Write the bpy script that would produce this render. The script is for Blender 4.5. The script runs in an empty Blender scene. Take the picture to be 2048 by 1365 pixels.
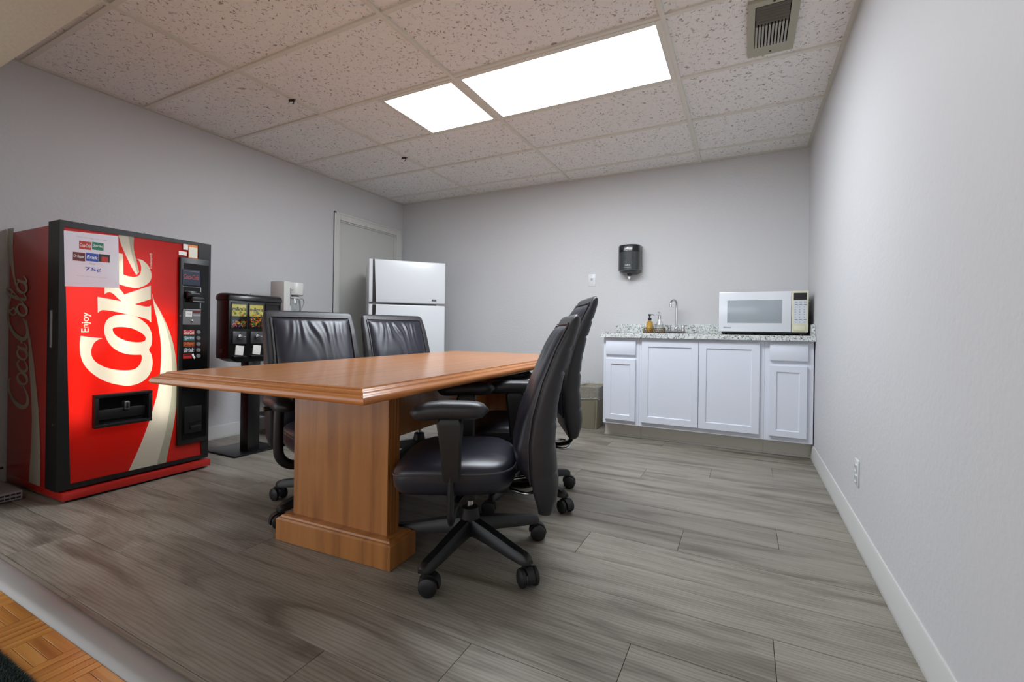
import bpy, bmesh, math, random
import numpy as np
from mathutils import Vector, Matrix
random.seed(7)
S = bpy.context.scene
COL = S.collection
PI = math.pi

# ------------------------------------------------------------------ camera
F, CX, CY = 910.7182, 1024.0, 658.754            # pixels, frame 2048 x 1365
YAW, PITCH, ROLL = -.4726, .0002, -.0144
CAM = np.array([3.7771, -4.3866, .9171])
def cam_rows():
    cy, sy = math.cos(YAW), math.sin(YAW); cp, sp = math.cos(PITCH), math.sin(PITCH)
    fw = np.array([sy*cp, cy*cp, sp]); r = np.array([cy, -sy, 0.]); d = np.cross(fw, r)
    cr, sr = math.cos(ROLL), math.sin(ROLL)
    return np.array([cr*r+sr*d, -sr*r+cr*d, fw])
RM = cam_rows()
cam = bpy.data.cameras.new('camera'); co = bpy.data.objects.new('camera', cam); COL.objects.link(co)
cam.sensor_width = 36; cam.sensor_fit = 'HORIZONTAL'; cam.lens = F/2048*36
cam.shift_x = 0; cam.shift_y = -(682.5-CY)/2048
cam.clip_start = .02
m = Matrix.Identity(4)
for i in range(3):
    m[i][0] = RM[0][i]; m[i][1] = -RM[1][i]; m[i][2] = -RM[2][i]; m[i][3] = CAM[i]
co.matrix_world = m
S.camera = co

# ------------------------------------------------------------------ world and view
W = bpy.data.worlds.new('world'); S.world = W; W.use_nodes = True
bg = W.node_tree.nodes['Background']
bg.inputs[0].default_value = (.90, .95, 1.0, 1); bg.inputs[1].default_value = 2.1
S.view_settings.view_transform = 'Standard'
try: S.view_settings.look = 'None'
except Exception: pass
S.view_settings.gamma = 1; S.view_settings.use_curve_mapping = False
S.view_settings.exposure = 0.0
PANEL = 27.5                                    # radiance of the ceiling light diffusers

def ray(u, v): return RM.T @ np.array([(u-CX)/F, (v-CY)/F, 1.])
def on(u, v, axis, val):
    i = 'xyz'.index(axis); d = ray(u, v); return CAM + d*(val-CAM[i])/d[i]

# ------------------------------------------------------------------ materials
def lin(c): return tuple((x/255/12.92 if x/255 <= .04045 else ((x/255+.055)/1.055)**2.4) for x in c) + (1,)
MATS = {}
def mat(name, rgb=(200, 200, 200), rough=.5, metal=0., spec=.5, bump=0., bscale=200., emit=None, estr=0., coat=0.):
    if name in MATS: return MATS[name]
    M = bpy.data.materials.new(name); M.use_nodes = True; nt = M.node_tree
    b = nt.nodes['Principled BSDF']
    b.inputs['Base Color'].default_value = lin(rgb); b.inputs['Roughness'].default_value = rough
    b.inputs['Metallic'].default_value = metal; b.inputs['Specular IOR Level'].default_value = spec
    b.inputs['Coat Weight'].default_value = coat; b.inputs['Coat Roughness'].default_value = .1
    if emit: b.inputs['Emission Color'].default_value = lin(emit); b.inputs['Emission Strength'].default_value = estr
    # every material carries a little procedural variation of tone
    tc = nt.nodes.new('ShaderNodeTexCoord'); nz = nt.nodes.new('ShaderNodeTexNoise'); nz.inputs['Scale'].default_value = bscale
    nz.inputs['Detail'].default_value = 4
    nt.links.new(tc.outputs['Object'], nz.inputs['Vector'])
    mr = nt.nodes.new('ShaderNodeMapRange'); mr.inputs[3].default_value = max(.02, rough-.04); mr.inputs[4].default_value = min(1, rough+.04)
    nt.links.new(nz.outputs[0], mr.inputs[0]); nt.links.new(mr.outputs[0], b.inputs['Roughness'])
    if bump:
        bp = nt.nodes.new('ShaderNodeBump'); bp.inputs['Strength'].default_value = bump; bp.inputs['Distance'].default_value = .002
        nt.links.new(nz.outputs[0], bp.inputs['Height']); nt.links.new(bp.outputs[0], b.inputs['Normal'])
    MATS[name] = M; return M
def nodes(M): return M.node_tree.nodes, M.node_tree.links, M.node_tree.nodes['Principled BSDF']
def ramp(nt, stops):
    r = nt.nodes.new('ShaderNodeValToRGB'); e = r.color_ramp.elements
    while len(e) < len(stops): e.new(.5)
    for i, (p, c) in enumerate(stops): e[i].position = p; e[i].color = lin(c) if len(c) == 3 else c
    return r
def mapping(nt, scale, coord='Object', rand=0.):
    tc = nt.nodes.new('ShaderNodeTexCoord'); mp = nt.nodes.new('ShaderNodeMapping'); mp.inputs['Scale'].default_value = scale
    if rand:
        oi = nt.nodes.new('ShaderNodeObjectInfo'); mu = nt.nodes.new('ShaderNodeVectorMath'); mu.operation = 'MULTIPLY_ADD'
        cb = nt.nodes.new('ShaderNodeCombineXYZ')
        for i in range(3): nt.links.new(oi.outputs['Random'], cb.inputs[i])
        mu.inputs[1].default_value = (rand, rand*1.7, rand*.6); nt.links.new(cb.outputs[0], mu.inputs[0]); nt.links.new(tc.outputs[coord], mu.inputs[2])
        nt.links.new(mu.outputs[0], mp.inputs['Vector'])
    else: nt.links.new(tc.outputs[coord], mp.inputs['Vector'])
    return mp

def paint_mat(name, rgb, bump=.25):
    M = mat(name, rgb, .62, spec=.3); N, L, b = nodes(M); nt = M.node_tree
    mp = mapping(nt, (1, 1, 1)); n1 = N.new('ShaderNodeTexNoise'); n1.inputs['Scale'].default_value = 55; n1.inputs['Detail'].default_value = 5
    n2 = N.new('ShaderNodeTexNoise'); n2.inputs['Scale'].default_value = 7; n2.inputs['Detail'].default_value = 3
    L.new(mp.outputs[0], n1.inputs[0]); L.new(mp.outputs[0], n2.inputs[0])
    ad = N.new('ShaderNodeMath'); ad.operation = 'ADD'; L.new(n1.outputs[0], ad.inputs[0]); L.new(n2.outputs[0], ad.inputs[1])
    bp = N.new('ShaderNodeBump'); bp.inputs['Strength'].default_value = bump; bp.inputs['Distance'].default_value = .006
    L.new(ad.outputs[0], bp.inputs['Height']); L.new(bp.outputs[0], b.inputs['Normal'])
    return M
M_WALL = paint_mat('wall_paint', (203, 203, 204))
M_TRIM = mat('trim_paint', (214, 213, 208), .42)
M_DOOR = mat('door_paint', (205, 205, 199), .45)
M_SOFFIT = paint_mat('header_paint', (184, 180, 166))

def tile_mat():
    M = mat('ceiling_tile', (186, 182, 175), .9, spec=.1); N, L, b = nodes(M); nt = M.node_tree
    mp = mapping(nt, (1, 1, 1), rand=9.)
    n0 = N.new('ShaderNodeTexNoise'); n0.inputs['Scale'].default_value = 26; n0.inputs['Detail'].default_value = 2
    L.new(mp.outputs[0], n0.inputs[0])
    mx = N.new('ShaderNodeVectorMath'); mx.operation = 'MULTIPLY_ADD'; mx.inputs[1].default_value = (.05, .05, .05)
    L.new(n0.outputs[1], mx.inputs[0]); L.new(mp.outputs[0], mx.inputs[2])
    n1 = N.new('ShaderNodeTexNoise'); n1.inputs['Scale'].default_value = 62; n1.inputs['Detail'].default_value = 1.5; n1.inputs['Distortion'].default_value = .8
    L.new(mx.outputs[0], n1.inputs[0])
    r = ramp(nt, [(.0, (150, 144, 138)), (.31, (168, 163, 157)), (.38, (238, 237, 235)), (1, (241, 240, 238))])
    L.new(n1.outputs[0], r.inputs[0]); L.new(r.outputs[0], b.inputs['Base Color'])
    bp = N.new('ShaderNodeBump'); bp.inputs['Strength'].default_value = .6; bp.inputs['Distance'].default_value = .004
    r2 = ramp(nt, [(.3, (0, 0, 0)), (.42, (255, 255, 255))]); L.new(n1.outputs[0], r2.inputs[0])
    L.new(r2.outputs[0], bp.inputs['Height']); L.new(bp.outputs[0], b.inputs['Normal'])
    return M
M_TILE = tile_mat()
M_TILE2 = M_TILE
M_GRID = mat('ceiling_grid_metal', (222, 220, 211), .5)
M_ANGLE = mat('wall_angle_metal', (205, 203, 194), .5)
M_DARK = mat('dark_void', (16, 15, 14), .9)

def wood_floor():
    M = mat('grey_oak_plank', (150, 143, 132), .42, spec=.4); N, L, b = nodes(M); nt = M.node_tree
    mp = mapping(nt, (.9, 6.5, 1), rand=13.)
    n1 = N.new('ShaderNodeTexNoise'); n1.inputs['Scale'].default_value = 1.6; n1.inputs['Detail'].default_value = 6; n1.inputs['Roughness'].default_value = .58; n1.inputs['Distortion'].default_value = 1.1
    L.new(mp.outputs[0], n1.inputs[0])
    mp2 = mapping(nt, (4.5, 130.0, 1), rand=17.)
    n2 = N.new('ShaderNodeTexNoise'); n2.inputs['Scale'].default_value = 1.2; n2.inputs['Detail'].default_value = 5; n2.inputs['Distortion'].default_value = .4
    L.new(mp2.outputs[0], n2.inputs[0])
    mp3 = mapping(nt, (1.1, 7.0, 1), rand=5.)
    wv = N.new('ShaderNodeTexWave'); wv.wave_type = 'RINGS'; wv.inputs['Scale'].default_value = 3.4; wv.inputs['Distortion'].default_value = 7; wv.inputs['Detail'].default_value = 3
    L.new(mp3.outputs[0], wv.inputs[0])
    r = ramp(nt, [(.25, (84, 77, 67)), (.40, (122, 115, 104)), (.52, (143, 137, 126)), (.8, (160, 154, 143))])
    L.new(n1.outputs[0], r.inputs[0])
    mx = N.new('ShaderNodeMix'); mx.data_type = 'RGBA'; mx.blend_type = 'MULTIPLY'; mx.inputs[0].default_value = .30
    r2 = ramp(nt, [(.3, (176, 172, 166)), (.62, (255, 255, 255))]); L.new(n2.outputs[0], r2.inputs[0])
    L.new(r.outputs[0], mx.inputs[6]); L.new(r2.outputs[0], mx.inputs[7])
    mx2 = N.new('ShaderNodeMix'); mx2.data_type = 'RGBA'; mx2.blend_type = 'MULTIPLY'; mx2.inputs[0].default_value = .24
    r3 = ramp(nt, [(.1, (120, 112, 102)), (.5, (255, 255, 255))]); L.new(wv.outputs[0], r3.inputs[0])
    L.new(mx.outputs[2], mx2.inputs[6]); L.new(r3.outputs[0], mx2.inputs[7])
    oi = N.new('ShaderNodeObjectInfo'); mr = N.new('ShaderNodeMapRange'); mr.inputs[3].default_value = .93; mr.inputs[4].default_value = 1.05
    L.new(oi.outputs['Random'], mr.inputs[0])
    hs = N.new('ShaderNodeHueSaturation'); L.new(mr.outputs[0], hs.inputs['Value']); L.new(mx2.outputs[2], hs.inputs['Color'])
    L.new(hs.outputs[0], b.inputs['Base Color'])
    bp = N.new('ShaderNodeBump'); bp.inputs['Strength'].default_value = .12; bp.inputs['Distance'].default_value = .002
    L.new(n2.outputs[0], bp.inputs['Height']); L.new(bp.outputs[0], b.inputs['Normal'])
    return M
M_PLANK = wood_floor()
M_JOINT = mat('floor_underlay', (60, 55, 50), .9)

def wood(name, a, b_, c, scale=(1, 1, 1), along='x', rough=.32, coat=.25, rand=0.):
    M = mat(name, b_, rough, coat=coat); N, L, b = nodes(M); nt = M.node_tree
    sc = {'x': (1.2, 22, 22), 'y': (22, 1.2, 22), 'z': (22, 22, 1.2)}[along]
    mp = mapping(nt, tuple(s*t for s, t in zip(sc, scale)), rand=rand)
    n1 = N.new('ShaderNodeTexNoise'); n1.inputs['Scale'].default_value = 1.3; n1.inputs['Detail'].default_value = 6; n1.inputs['Distortion'].default_value = .6
    L.new(mp.outputs[0], n1.inputs[0])
    r = ramp(nt, [(.28, a), (.5, b_), (.75, c)]); L.new(n1.outputs[0], r.inputs[0]); L.new(r.outputs[0], b.inputs['Base Color'])
    return M
M_TTOP = wood('oak_veneer_top', (158, 101, 58), (176, 118, 70), (190, 132, 82), along='y', rough=.3)
M_TEDGE = wood('oak_edge', (160, 96, 46), (184, 116, 60), (200, 134, 76), along='y', rough=.26)
M_TEDGEX = wood('oak_edge_cross', (160, 96, 46), (184, 116, 60), (200, 134, 76), along='x', rough=.26)
M_TLEG = wood('oak_leg', (132, 80, 34), (162, 104, 50), (180, 122, 64), along='z', rough=.38, scale=(.7, .7, .7))
M_PARQ = wood('parquet_oak', (164, 102, 40), (202, 140, 66), (224, 170, 96), along='x', rough=.3, rand=11.)
M_METALTRIM = mat('threshold_vinyl', (150, 147, 144), .42, spec=.5)

M_RED = mat('vending_red_paint', (176, 28, 20), .38, coat=.3)
M_BLK = mat('black_plastic', (15, 15, 16), .42)
M_BLKM = mat('black_metal', (13, 13, 14), .35, coat=.2)
M_BLKG = mat('black_gloss', (9, 9, 10), .16)
M_CASTER = mat('caster_nylon', (18, 18, 20), .5)
M_LEATHER = mat('navy_black_leather', (34, 35, 45), .34, bump=.18, bscale=420.)
M_LEATHER2 = mat('black_leather_back', (38, 38, 42), .42, bump=.18, bscale=380.)
M_CHROME = mat('chrome', (205, 205, 208), .12, metal=1.)
M_STEEL = mat('brushed_steel', (150, 150, 152), .34, metal=1.)
M_GREYP = mat('grey_plastic', (120, 121, 124), .45)
M_WHITE = mat('white_enamel', (216, 219, 222), .3, coat=.2)
M_CABW = mat('white_cabinet_paint', (222, 226, 236), .38)
M_TOEK = mat('toe_board_paint', (214, 209, 198), .5)
M_CREAM = mat('cream_plastic', (214, 212, 186), .42)
M_PAPER = mat('white_paper', (228, 226, 232), .8)
M_PIPE = mat('leather_piping', (62, 60, 62), .4)

def translucent(name, rgb, trans=.62, gloss=.05):
    M = bpy.data.materials.new(name); M.use_nodes = True; nt = M.node_tree; N, L = nt.nodes, nt.links
    N.remove(N['Principled BSDF']); out = N['Material Output']
    nz = N.new('ShaderNodeTexNoise'); nz.inputs['Scale'].default_value = 4
    hs = N.new('ShaderNodeHueSaturation'); hs.inputs['Color'].default_value = lin(rgb)
    mr = N.new('ShaderNodeMapRange'); mr.inputs[3].default_value = .97; mr.inputs[4].default_value = 1.03
    L.new(nz.outputs[0], mr.inputs[0]); L.new(mr.outputs[0], hs.inputs['Value'])
    d = N.new('ShaderNodeBsdfDiffuse'); t = N.new('ShaderNodeBsdfTranslucent'); g = N.new('ShaderNodeBsdfGlossy'); g.inputs['Roughness'].default_value = .12
    L.new(hs.outputs[0], d.inputs[0]); L.new(hs.outputs[0], t.inputs[0])
    m1 = N.new('ShaderNodeMixShader'); m1.inputs[0].default_value = trans; L.new(d.outputs[0], m1.inputs[1]); L.new(t.outputs[0], m1.inputs[2])
    m2 = N.new('ShaderNodeMixShader'); m2.inputs[0].default_value = gloss; L.new(m1.outputs[0], m2.inputs[1]); L.new(g.outputs[0], m2.inputs[2])
    L.new(m2.outputs[0], out.inputs[0]); MATS[name] = M; return M
M_LRED = translucent('backlit_red_acrylic', (252, 38, 28))
M_LWHITE = translucent('backlit_cream_acrylic', (250, 246, 226))
M_LSHADE = translucent('backlit_shade_acrylic', (206, 206, 182))
def clear(name, tint=(249, 251, 251), mixv=.12, rough=.05):
    M = bpy.data.materials.new(name); M.use_nodes = True; nt = M.node_tree; N, L = nt.nodes, nt.links
    N.remove(N['Principled BSDF']); out = N['Material Output']
    t = N.new('ShaderNodeBsdfTransparent'); t.inputs[0].default_value = lin(tint); g = N.new('ShaderNodeBsdfGlossy'); g.inputs['Roughness'].default_value = rough
    lw = N.new('ShaderNodeLayerWeight'); lw.inputs[0].default_value = .35
    mr = N.new('ShaderNodeMapRange'); mr.inputs[3].default_value = mixv*.5; mr.inputs[4].default_value = min(1, mixv*5)
    L.new(lw.outputs['Facing'], mr.inputs[0])
    mx = N.new('ShaderNodeMixShader'); L.new(mr.outputs[0], mx.inputs[0]); L.new(t.outputs[0], mx.inputs[1]); L.new(g.outputs[0], mx.inputs[2])
    L.new(mx.outputs[0], out.inputs[0]); MATS[name] = M; return M
M_GLASS = clear('clear_glass')
M_AMBER = clear('amber_glass', (250, 236, 190), .12)
def film(name):
    M = bpy.data.materials.new(name); M.use_nodes = True; nt = M.node_tree; N, L = nt.nodes, nt.links
    N.remove(N['Principled BSDF']); t = N.new('ShaderNodeBsdfTransparent'); d = N.new('ShaderNodeBsdfTranslucent'); d.inputs[0].default_value = lin((225, 226, 222)); df = N.new('ShaderNodeBsdfDiffuse'); df.inputs[0].default_value = lin((225, 226, 222))
    g = N.new('ShaderNodeBsdfGlossy'); g.inputs['Roughness'].default_value = .22; nz = N.new('ShaderNodeTexNoise'); nz.inputs['Scale'].default_value = 26; nz.inputs['Detail'].default_value = 4
    mr = N.new('ShaderNodeMapRange'); mr.inputs[1].default_value = .35; mr.inputs[2].default_value = .65; mr.inputs[3].default_value = .15; mr.inputs[4].default_value = .6; L.new(nz.outputs[0], mr.inputs[0])
    m0 = N.new('ShaderNodeMixShader'); m0.inputs[0].default_value = .5; L.new(d.outputs[0], m0.inputs[1]); L.new(df.outputs[0], m0.inputs[2])
    m1 = N.new('ShaderNodeMixShader'); L.new(mr.outputs[0], m1.inputs[0]); L.new(t.outputs[0], m1.inputs[1]); L.new(m0.outputs[0], m1.inputs[2])
    m2 = N.new('ShaderNodeMixShader'); m2.inputs[0].default_value = .12; L.new(m1.outputs[0], m2.inputs[1]); L.new(g.outputs[0], m2.inputs[2])
    L.new(m2.outputs[0], N['Material Output'].inputs[0]); MATS[name] = M; return M
M_LINER2 = film('bin_liner_film')
def emitter(name, rgb, strength):
    M = bpy.data.materials.new(name); M.use_nodes = True; nt = M.node_tree; N, L = nt.nodes, nt.links
    N.remove(N['Principled BSDF']); e = N.new('ShaderNodeEmission'); e.inputs[0].default_value = lin(rgb); e.inputs[1].default_value = strength
    L.new(e.outputs[0], N['Material Output'].inputs[0]); MATS[name] = M; return M
M_LIGHT = emitter('light_diffuser', (240, 247, 255), PANEL)
M_TUBE = emitter('fluorescent_tube', (255, 248, 236), 6.8)

def granite():
    M = mat('speckled_granite', (205, 205, 200), .22, coat=.3); N, L, b = nodes(M); nt = M.node_tree
    mp = mapping(nt, (1, 1, 1)); n1 = N.new('ShaderNodeTexNoise'); n1.inputs['Scale'].default_value = 74; n1.inputs['Detail'].default_value = 5; n1.inputs['Roughness'].default_value = .65; n1.inputs['Distortion'].default_value = 1.2
    L.new(mp.outputs[0], n1.inputs[0])
    r = ramp(nt, [(.35, (38, 40, 42)), (.42, (120, 122, 122)), (.47, (206, 210, 208)), (.7, (226, 228, 224))])
    L.new(n1.outputs[0], r.inputs[0]); L.new(r.outputs[0], b.inputs['Base Color'])
    return M
M_GRANITE = granite()

# ------------------------------------------------------------------ mesh helpers
def link(name, verts, faces, M, parent=None, smooth=False, mats=None, fm=None):
    me = bpy.data.meshes.new(name); me.from_pydata([tuple(map(float, v)) for v in verts], [], faces)
    for x in (mats or [M]): me.materials.append(x)
    if fm: me.polygons.foreach_set('material_index', fm)
    if smooth: me.polygons.foreach_set('use_smooth', [True]*len(me.polygons))
    me.update(); o = bpy.data.objects.new(name, me); COL.objects.link(o)
    if parent: o.parent = parent
    return o
def from_bm(name, bm, M, parent=None, smooth=False, angle=None):
    me = bpy.data.meshes.new(name); bmesh.ops.recalc_face_normals(bm, faces=bm.faces); bm.to_mesh(me); bm.free()
    for x in (M if isinstance(M, list) else [M]): me.materials.append(x)
    if smooth or angle: me.polygons.foreach_set('use_smooth', [True]*len(me.polygons))
    if angle:
        try: me.set_sharp_from_angle(angle=math.radians(angle))
        except Exception: pass
    o = bpy.data.objects.new(name, me); COL.objects.link(o)
    if parent: o.parent = parent
    return o
def bm_box(bm, x0, x1, y0, y1, z0, z1, bev=0., seg=2, mtx=None, mi=0):
    t = bmesh.new(); bmesh.ops.create_cube(t, size=1)
    for v in t.verts: v.co = Vector((x0+(v.co.x+.5)*(x1-x0), y0+(v.co.y+.5)*(y1-y0), z0+(v.co.z+.5)*(z1-z0)))
    if bev: bmesh.ops.bevel(t, geom=t.edges[:], offset=bev, segments=seg, affect='EDGES', profile=.5)
    if mtx: bmesh.ops.transform(t, matrix=mtx, verts=t.verts)
    for f in t.faces: f.material_index = mi
    me = bpy.data.meshes.new('tmp'); t.to_mesh(me); t.free(); bm.from_mesh(me); bpy.data.meshes.remove(me)
def box(name, x0, x1, y0, y1, z0, z1, M, parent=None, bev=0., seg=2, mtx=None):
    bm = bmesh.new(); bm_box(bm, x0, x1, y0, y1, z0, z1, bev, seg, mtx)
    return from_bm(name, bm, M, parent, angle=40 if bev else None)
def loft(sections, closed=True, caps=True):
    n = len(sections[0]); V = [p for s in sections for p in s]; Fc = []
    for i in range(len(sections)-1):
        for j in range(n if closed else n-1):
            k = (j+1) % n; Fc.append((i*n+j, i*n+k, (i+1)*n+k, (i+1)*n+j))
    if caps: Fc.append(tuple(range(n-1, -1, -1))); Fc.append(tuple((len(sections)-1)*n+j for j in range(n)))
    return V, Fc
def lofted(name, sections, M, parent=None, smooth=True, caps=True, angle=None):
    V, Fc = loft(sections, caps=caps); bm = bmesh.new()
    vs = [bm.verts.new(tuple(map(float, v))) for v in V]
    for f in Fc:
        try: bm.faces.new([vs[i] for i in f])
        except ValueError: pass
    return from_bm(name, bm, M, parent, smooth=smooth, angle=angle)
def bm_add(bm, V, Fc, mi=0):
    vs = [bm.verts.new(tuple(map(float, v))) for v in V]
    for f in Fc:
        try: bm.faces.new([vs[i] for i in f]).material_index = mi
        except ValueError: pass
def lathe_vf(profile, n=28, cx=0, cy=0, axis='z'):
    secs = []
    for r, z in profile:
        ring = []
        for j in range(n):
            a = 2*PI*j/n
            p = (r*math.cos(a), r*math.sin(a), z)
            if axis == 'x': p = (p[2], p[0], p[1])
            if axis == 'y': p = (p[0], p[2], p[1])
            ring.append((p[0]+cx, p[1]+cy, p[2]))
        secs.append(ring)
    return loft(secs)
def lathe(name, profile, M, parent=None, n=28, cx=0, cy=0, axis='z', angle=35, mtx=None):
    V, Fc = lathe_vf(profile, n, cx, cy, axis); bm = bmesh.new(); bm_add(bm, V, Fc)
    if mtx: bmesh.ops.transform(bm, matrix=mtx, verts=bm.verts)
    return from_bm(name, bm, M, parent, angle=angle)
def tube_vf(path, rad, n=10, flat=1.):
    P = [Vector(p) for p in path]; secs = []; up = None
    for i, p in enumerate(P):
        t = (P[min(i+1, len(P)-1)]-P[max(i-1, 0)]).normalized()
        if up is None:
            up = Vector((0, 0, 1)) if abs(t.z) < .9 else Vector((1, 0, 0))
        a = t.cross(up).normalized(); b_ = a.cross(t).normalized(); up = b_
        r = rad[i] if isinstance(rad, (list, tuple)) else rad
        secs.append([tuple(p + a*r*math.cos(2*PI*j/n) + b_*r*flat*math.sin(2*PI*j/n)) for j in range(n)])
    return loft(secs)
def tube(name, path, rad, M, parent=None, n=10, flat=1.):
    V, Fc = tube_vf(path, rad, n, flat); bm = bmesh.new(); bm_add(bm, V, Fc)
    return from_bm(name, bm, M, parent, angle=50)
def smooth_path(pts, n=6):
    P = [np.array(p, float) for p in pts]; out = []
    for i in range(len(P)-1):
        p0, p1, p2, p3 = P[max(i-1, 0)], P[i], P[i+1], P[min(i+2, len(P)-1)]
        for k in range(n):
            t = k/n
            out.append(.5*((2*p1)+(-p0+p2)*t+(2*p0-5*p1+4*p2-p3)*t*t+(-p0+3*p1-3*p2+p3)*t**3))
    out.append(P[-1]); return out
def empty(name, loc, rz=0):
    o = bpy.data.objects.new(name, None); COL.objects.link(o); o.location = loc; o.rotation_euler = (0, 0, rz); o.empty_display_size = .1; return o
def tag(o, label, cat, group=None):
    o['label'] = label; o['category'] = cat
    if group: o['group'] = group
    return o
def struct(o): o['kind'] = 'structure'; return o
def interp(x, xs, ys): return float(np.interp(x, xs, ys))
def fill2d(loops, to3d, thick=None):
    """polygons (even-odd holes) filled flat; to3d maps (a, b) to a 3D point; returns verts, faces"""
    cu = bpy.data.curves.new('tmp', 'CURVE'); cu.dimensions = '2D'; cu.fill_mode = 'BOTH'
    for lp in loops:
        s = cu.splines.new('POLY'); s.points.add(len(lp)-1); s.use_cyclic_u = True
        for p, q in zip(s.points, lp): p.co = (q[0], q[1], 0, 1)
    o = bpy.data.objects.new('tmp', cu); COL.objects.link(o)
    dg = bpy.context.evaluated_depsgraph_get(); me = o.evaluated_get(dg).to_mesh()
    V = [to3d(v.co.x, v.co.y) for v in me.vertices]; Fc = [tuple(p.vertices) for p in me.polygons]
    o.evaluated_get(dg).to_mesh_clear(); bpy.data.objects.remove(o); bpy.data.curves.remove(cu)
    return V, Fc
def flat(name, loops, to3d, M, parent=None):
    V, Fc = fill2d(loops, to3d); return link(name, V, Fc, M, parent)
def text_mesh(body, size, shear=0., bold=0.):
    cu = bpy.data.curves.new('tmp', 'FONT'); cu.body = body; cu.size = size; cu.align_x = 'CENTER'; cu.align_y = 'CENTER'; cu.shear = shear; cu.offset = bold
    o = bpy.data.objects.new('tmp', cu); COL.objects.link(o)
    dg = bpy.context.evaluated_depsgraph_get(); me = o.evaluated_get(dg).to_mesh()
    V = [(v.co.x, v.co.y) for v in me.vertices]; Fc = [tuple(p.vertices) for p in me.polygons]
    o.evaluated_get(dg).to_mesh_clear(); bpy.data.objects.remove(o); bpy.data.curves.remove(cu)
    return V, Fc
def text(name, body, size, origin, ux, uy, M, parent=None, sx=1., shear=0., bold=0.):
    V, Fc = text_mesh(body, size, shear, bold); O, X, Y = Vector(origin), Vector(ux), Vector(uy)
    return link(name, [tuple(O+X*(v[0]*sx)+Y*v[1]) for v in V], Fc, M, parent)
def boundary_loops(Fc):
    cnt = {}
    for f in Fc:
        for i in range(len(f)): cnt[(f[i], f[(i+1) % len(f)])] = 1
    nxt = {a: b for a, b in cnt if (b, a) not in cnt}; loops = []
    while nxt:
        s, e = nxt.popitem(); lp = [s]
        while e != s and e in nxt: lp.append(e); e = nxt.pop(e)
        loops.append(lp)
    return loops

# ================================================================== THE ROOM
XR, H, YF = 4.2296, 2.4325, -3.66
YB = -3.86
wb = struct(box('wall_back', -.12, XR+.12, 0, .12, 0, H+.2, M_WALL))
wr = struct(box('wall_right', XR, XR+.12, -7.0, 0, 0, H+.2, M_WALL))
DY0, DY1, DZ = -.989, -.117, 2.035               # door opening in the left wall
bm = bmesh.new()
bm_box(bm, -.12, 0, YB, DY0, 0, H+.2); bm_box(bm, -.12, 0, DY1, 0, 0, H+.2); bm_box(bm, -.12, 0, DY0, DY1, DZ, H+.2)
struct(from_bm('wall_left', bm, M_WALL))
bm = bmesh.new()
bm_box(bm, 0, XR, YB, YF, 2.0, H+.2); bm_box(bm, 0, .62, YB, YF, 0, 2.0)
struct(from_bm('wall_front', bm, M_SOFFIT))
struct(box('wall_hall', -.12, XR+.12, -7.12, -7.0, 0, .95, M_WALL))
struct(box('ceiling_hall', -.12, XR, -7.0, YB, H, H+.1, M_SOFFIT))

# ---- ceiling: slab, tees, tiles
ceil = struct(box('ceiling', 0, XR, YF, 0, H+.06, H+.2, M_DARK))
XC = [0, 1.0654, 2.1869, 3.4043, XR]
YR = [0, -.2831]+[-.2831-k*.6096 for k in range(1, 6)]+[YF]
BW = .0125
for x in XC[1:-1]:
    box('grid_runner', x-BW, x+BW, YF, 0, H-.002, H+.012, M_GRID, ceil)
tees = {}
for i in range(4):
    for k in range(1, 7):
        key = round(XC[i+1]-XC[i], 4)
        o = box('cross_tee', 0, XC[i+1]-XC[i]-2*BW, -BW, BW, -.0005, .012, M_GRID, ceil) if key not in tees else bpy.data.objects.new('cross_tee', tees[key])
        if key in tees: COL.objects.link(o); o.parent = ceil
        tees[key] = o.data; o.location = (XC[i]+BW, YR[k], H)
box('wall_angle', 0, .022, YF, 0, H-.0022, H+.02, M_ANGLE, ceil)
box('wall_angle', XR-.022, XR, YF, 0, H-.0022, H+.02, M_ANGLE, ceil)
box('wall_angle', .022, XR-.022, -.022, 0, H-.0022, H+.02, M_ANGLE, ceil)
LX0 = XC[2]-.6096
def tile(x0, x1, y0, y1, z=.009, rx=0.):
    o = box('ceiling_tile', 0, x1-x0, 0, y1-y0, 0, .014, M_TILE, ceil, .0015, 1); o.location = (x0, y0, H+z); o.rotation_euler = (rx, 0, 0); return o
VX0, VX1, VY0, VY1 = 3.772, 3.985, -2.035, -1.575        # air register
for i in range(4):
    for k in range(7):
        x0, x1, y1, y0 = XC[i]+.006, XC[i+1]-.006, YR[k]-.006, YR[k+1]+.006
        if k == 3 and i == 2: continue
        if k == 3 and i == 1: x1 = LX0-.006
        tile(x0, x1, y0, y1, .009 + random.uniform(-.001, .002))
# ---- ceiling lights
def ceiling_light(x0, x1, y0, y1, label):
    t = empty('ceiling_light', ((x0+x1)/2, (y0+y1)/2, H)); w, d = (x1-x0)/2, (y1-y0)/2
    bm = bmesh.new(); e = .03
    bm_box(bm, -w, w, -d, -d+e, -.004, .03); bm_box(bm, -w, w, d-e, d, -.004, .03)
    bm_box(bm, -w, -w+e, -d+e, d-e, -.004, .03); bm_box(bm, w-e, w, -d+e, d-e, -.004, .03)
    from_bm('frame', bm, M_GRID, t)
    box('diffuser', -w+e, w-e, -d+e, d-e, 0, .012, M_LIGHT, t)
    tag(t, label, 'ceiling light', 'flat ceiling light panels')
ceiling_light(XC[2]+.01, XC[3]-.01, YR[4]+.01, YR[3]-.01, 'long rectangular lit panel light flush in the ceiling grid')
ceiling_light(LX0+.004, XC[2]-.01, YR[4]+.01, YR[3]-.01, 'small square lit panel light beside the long ceiling light')
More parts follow.
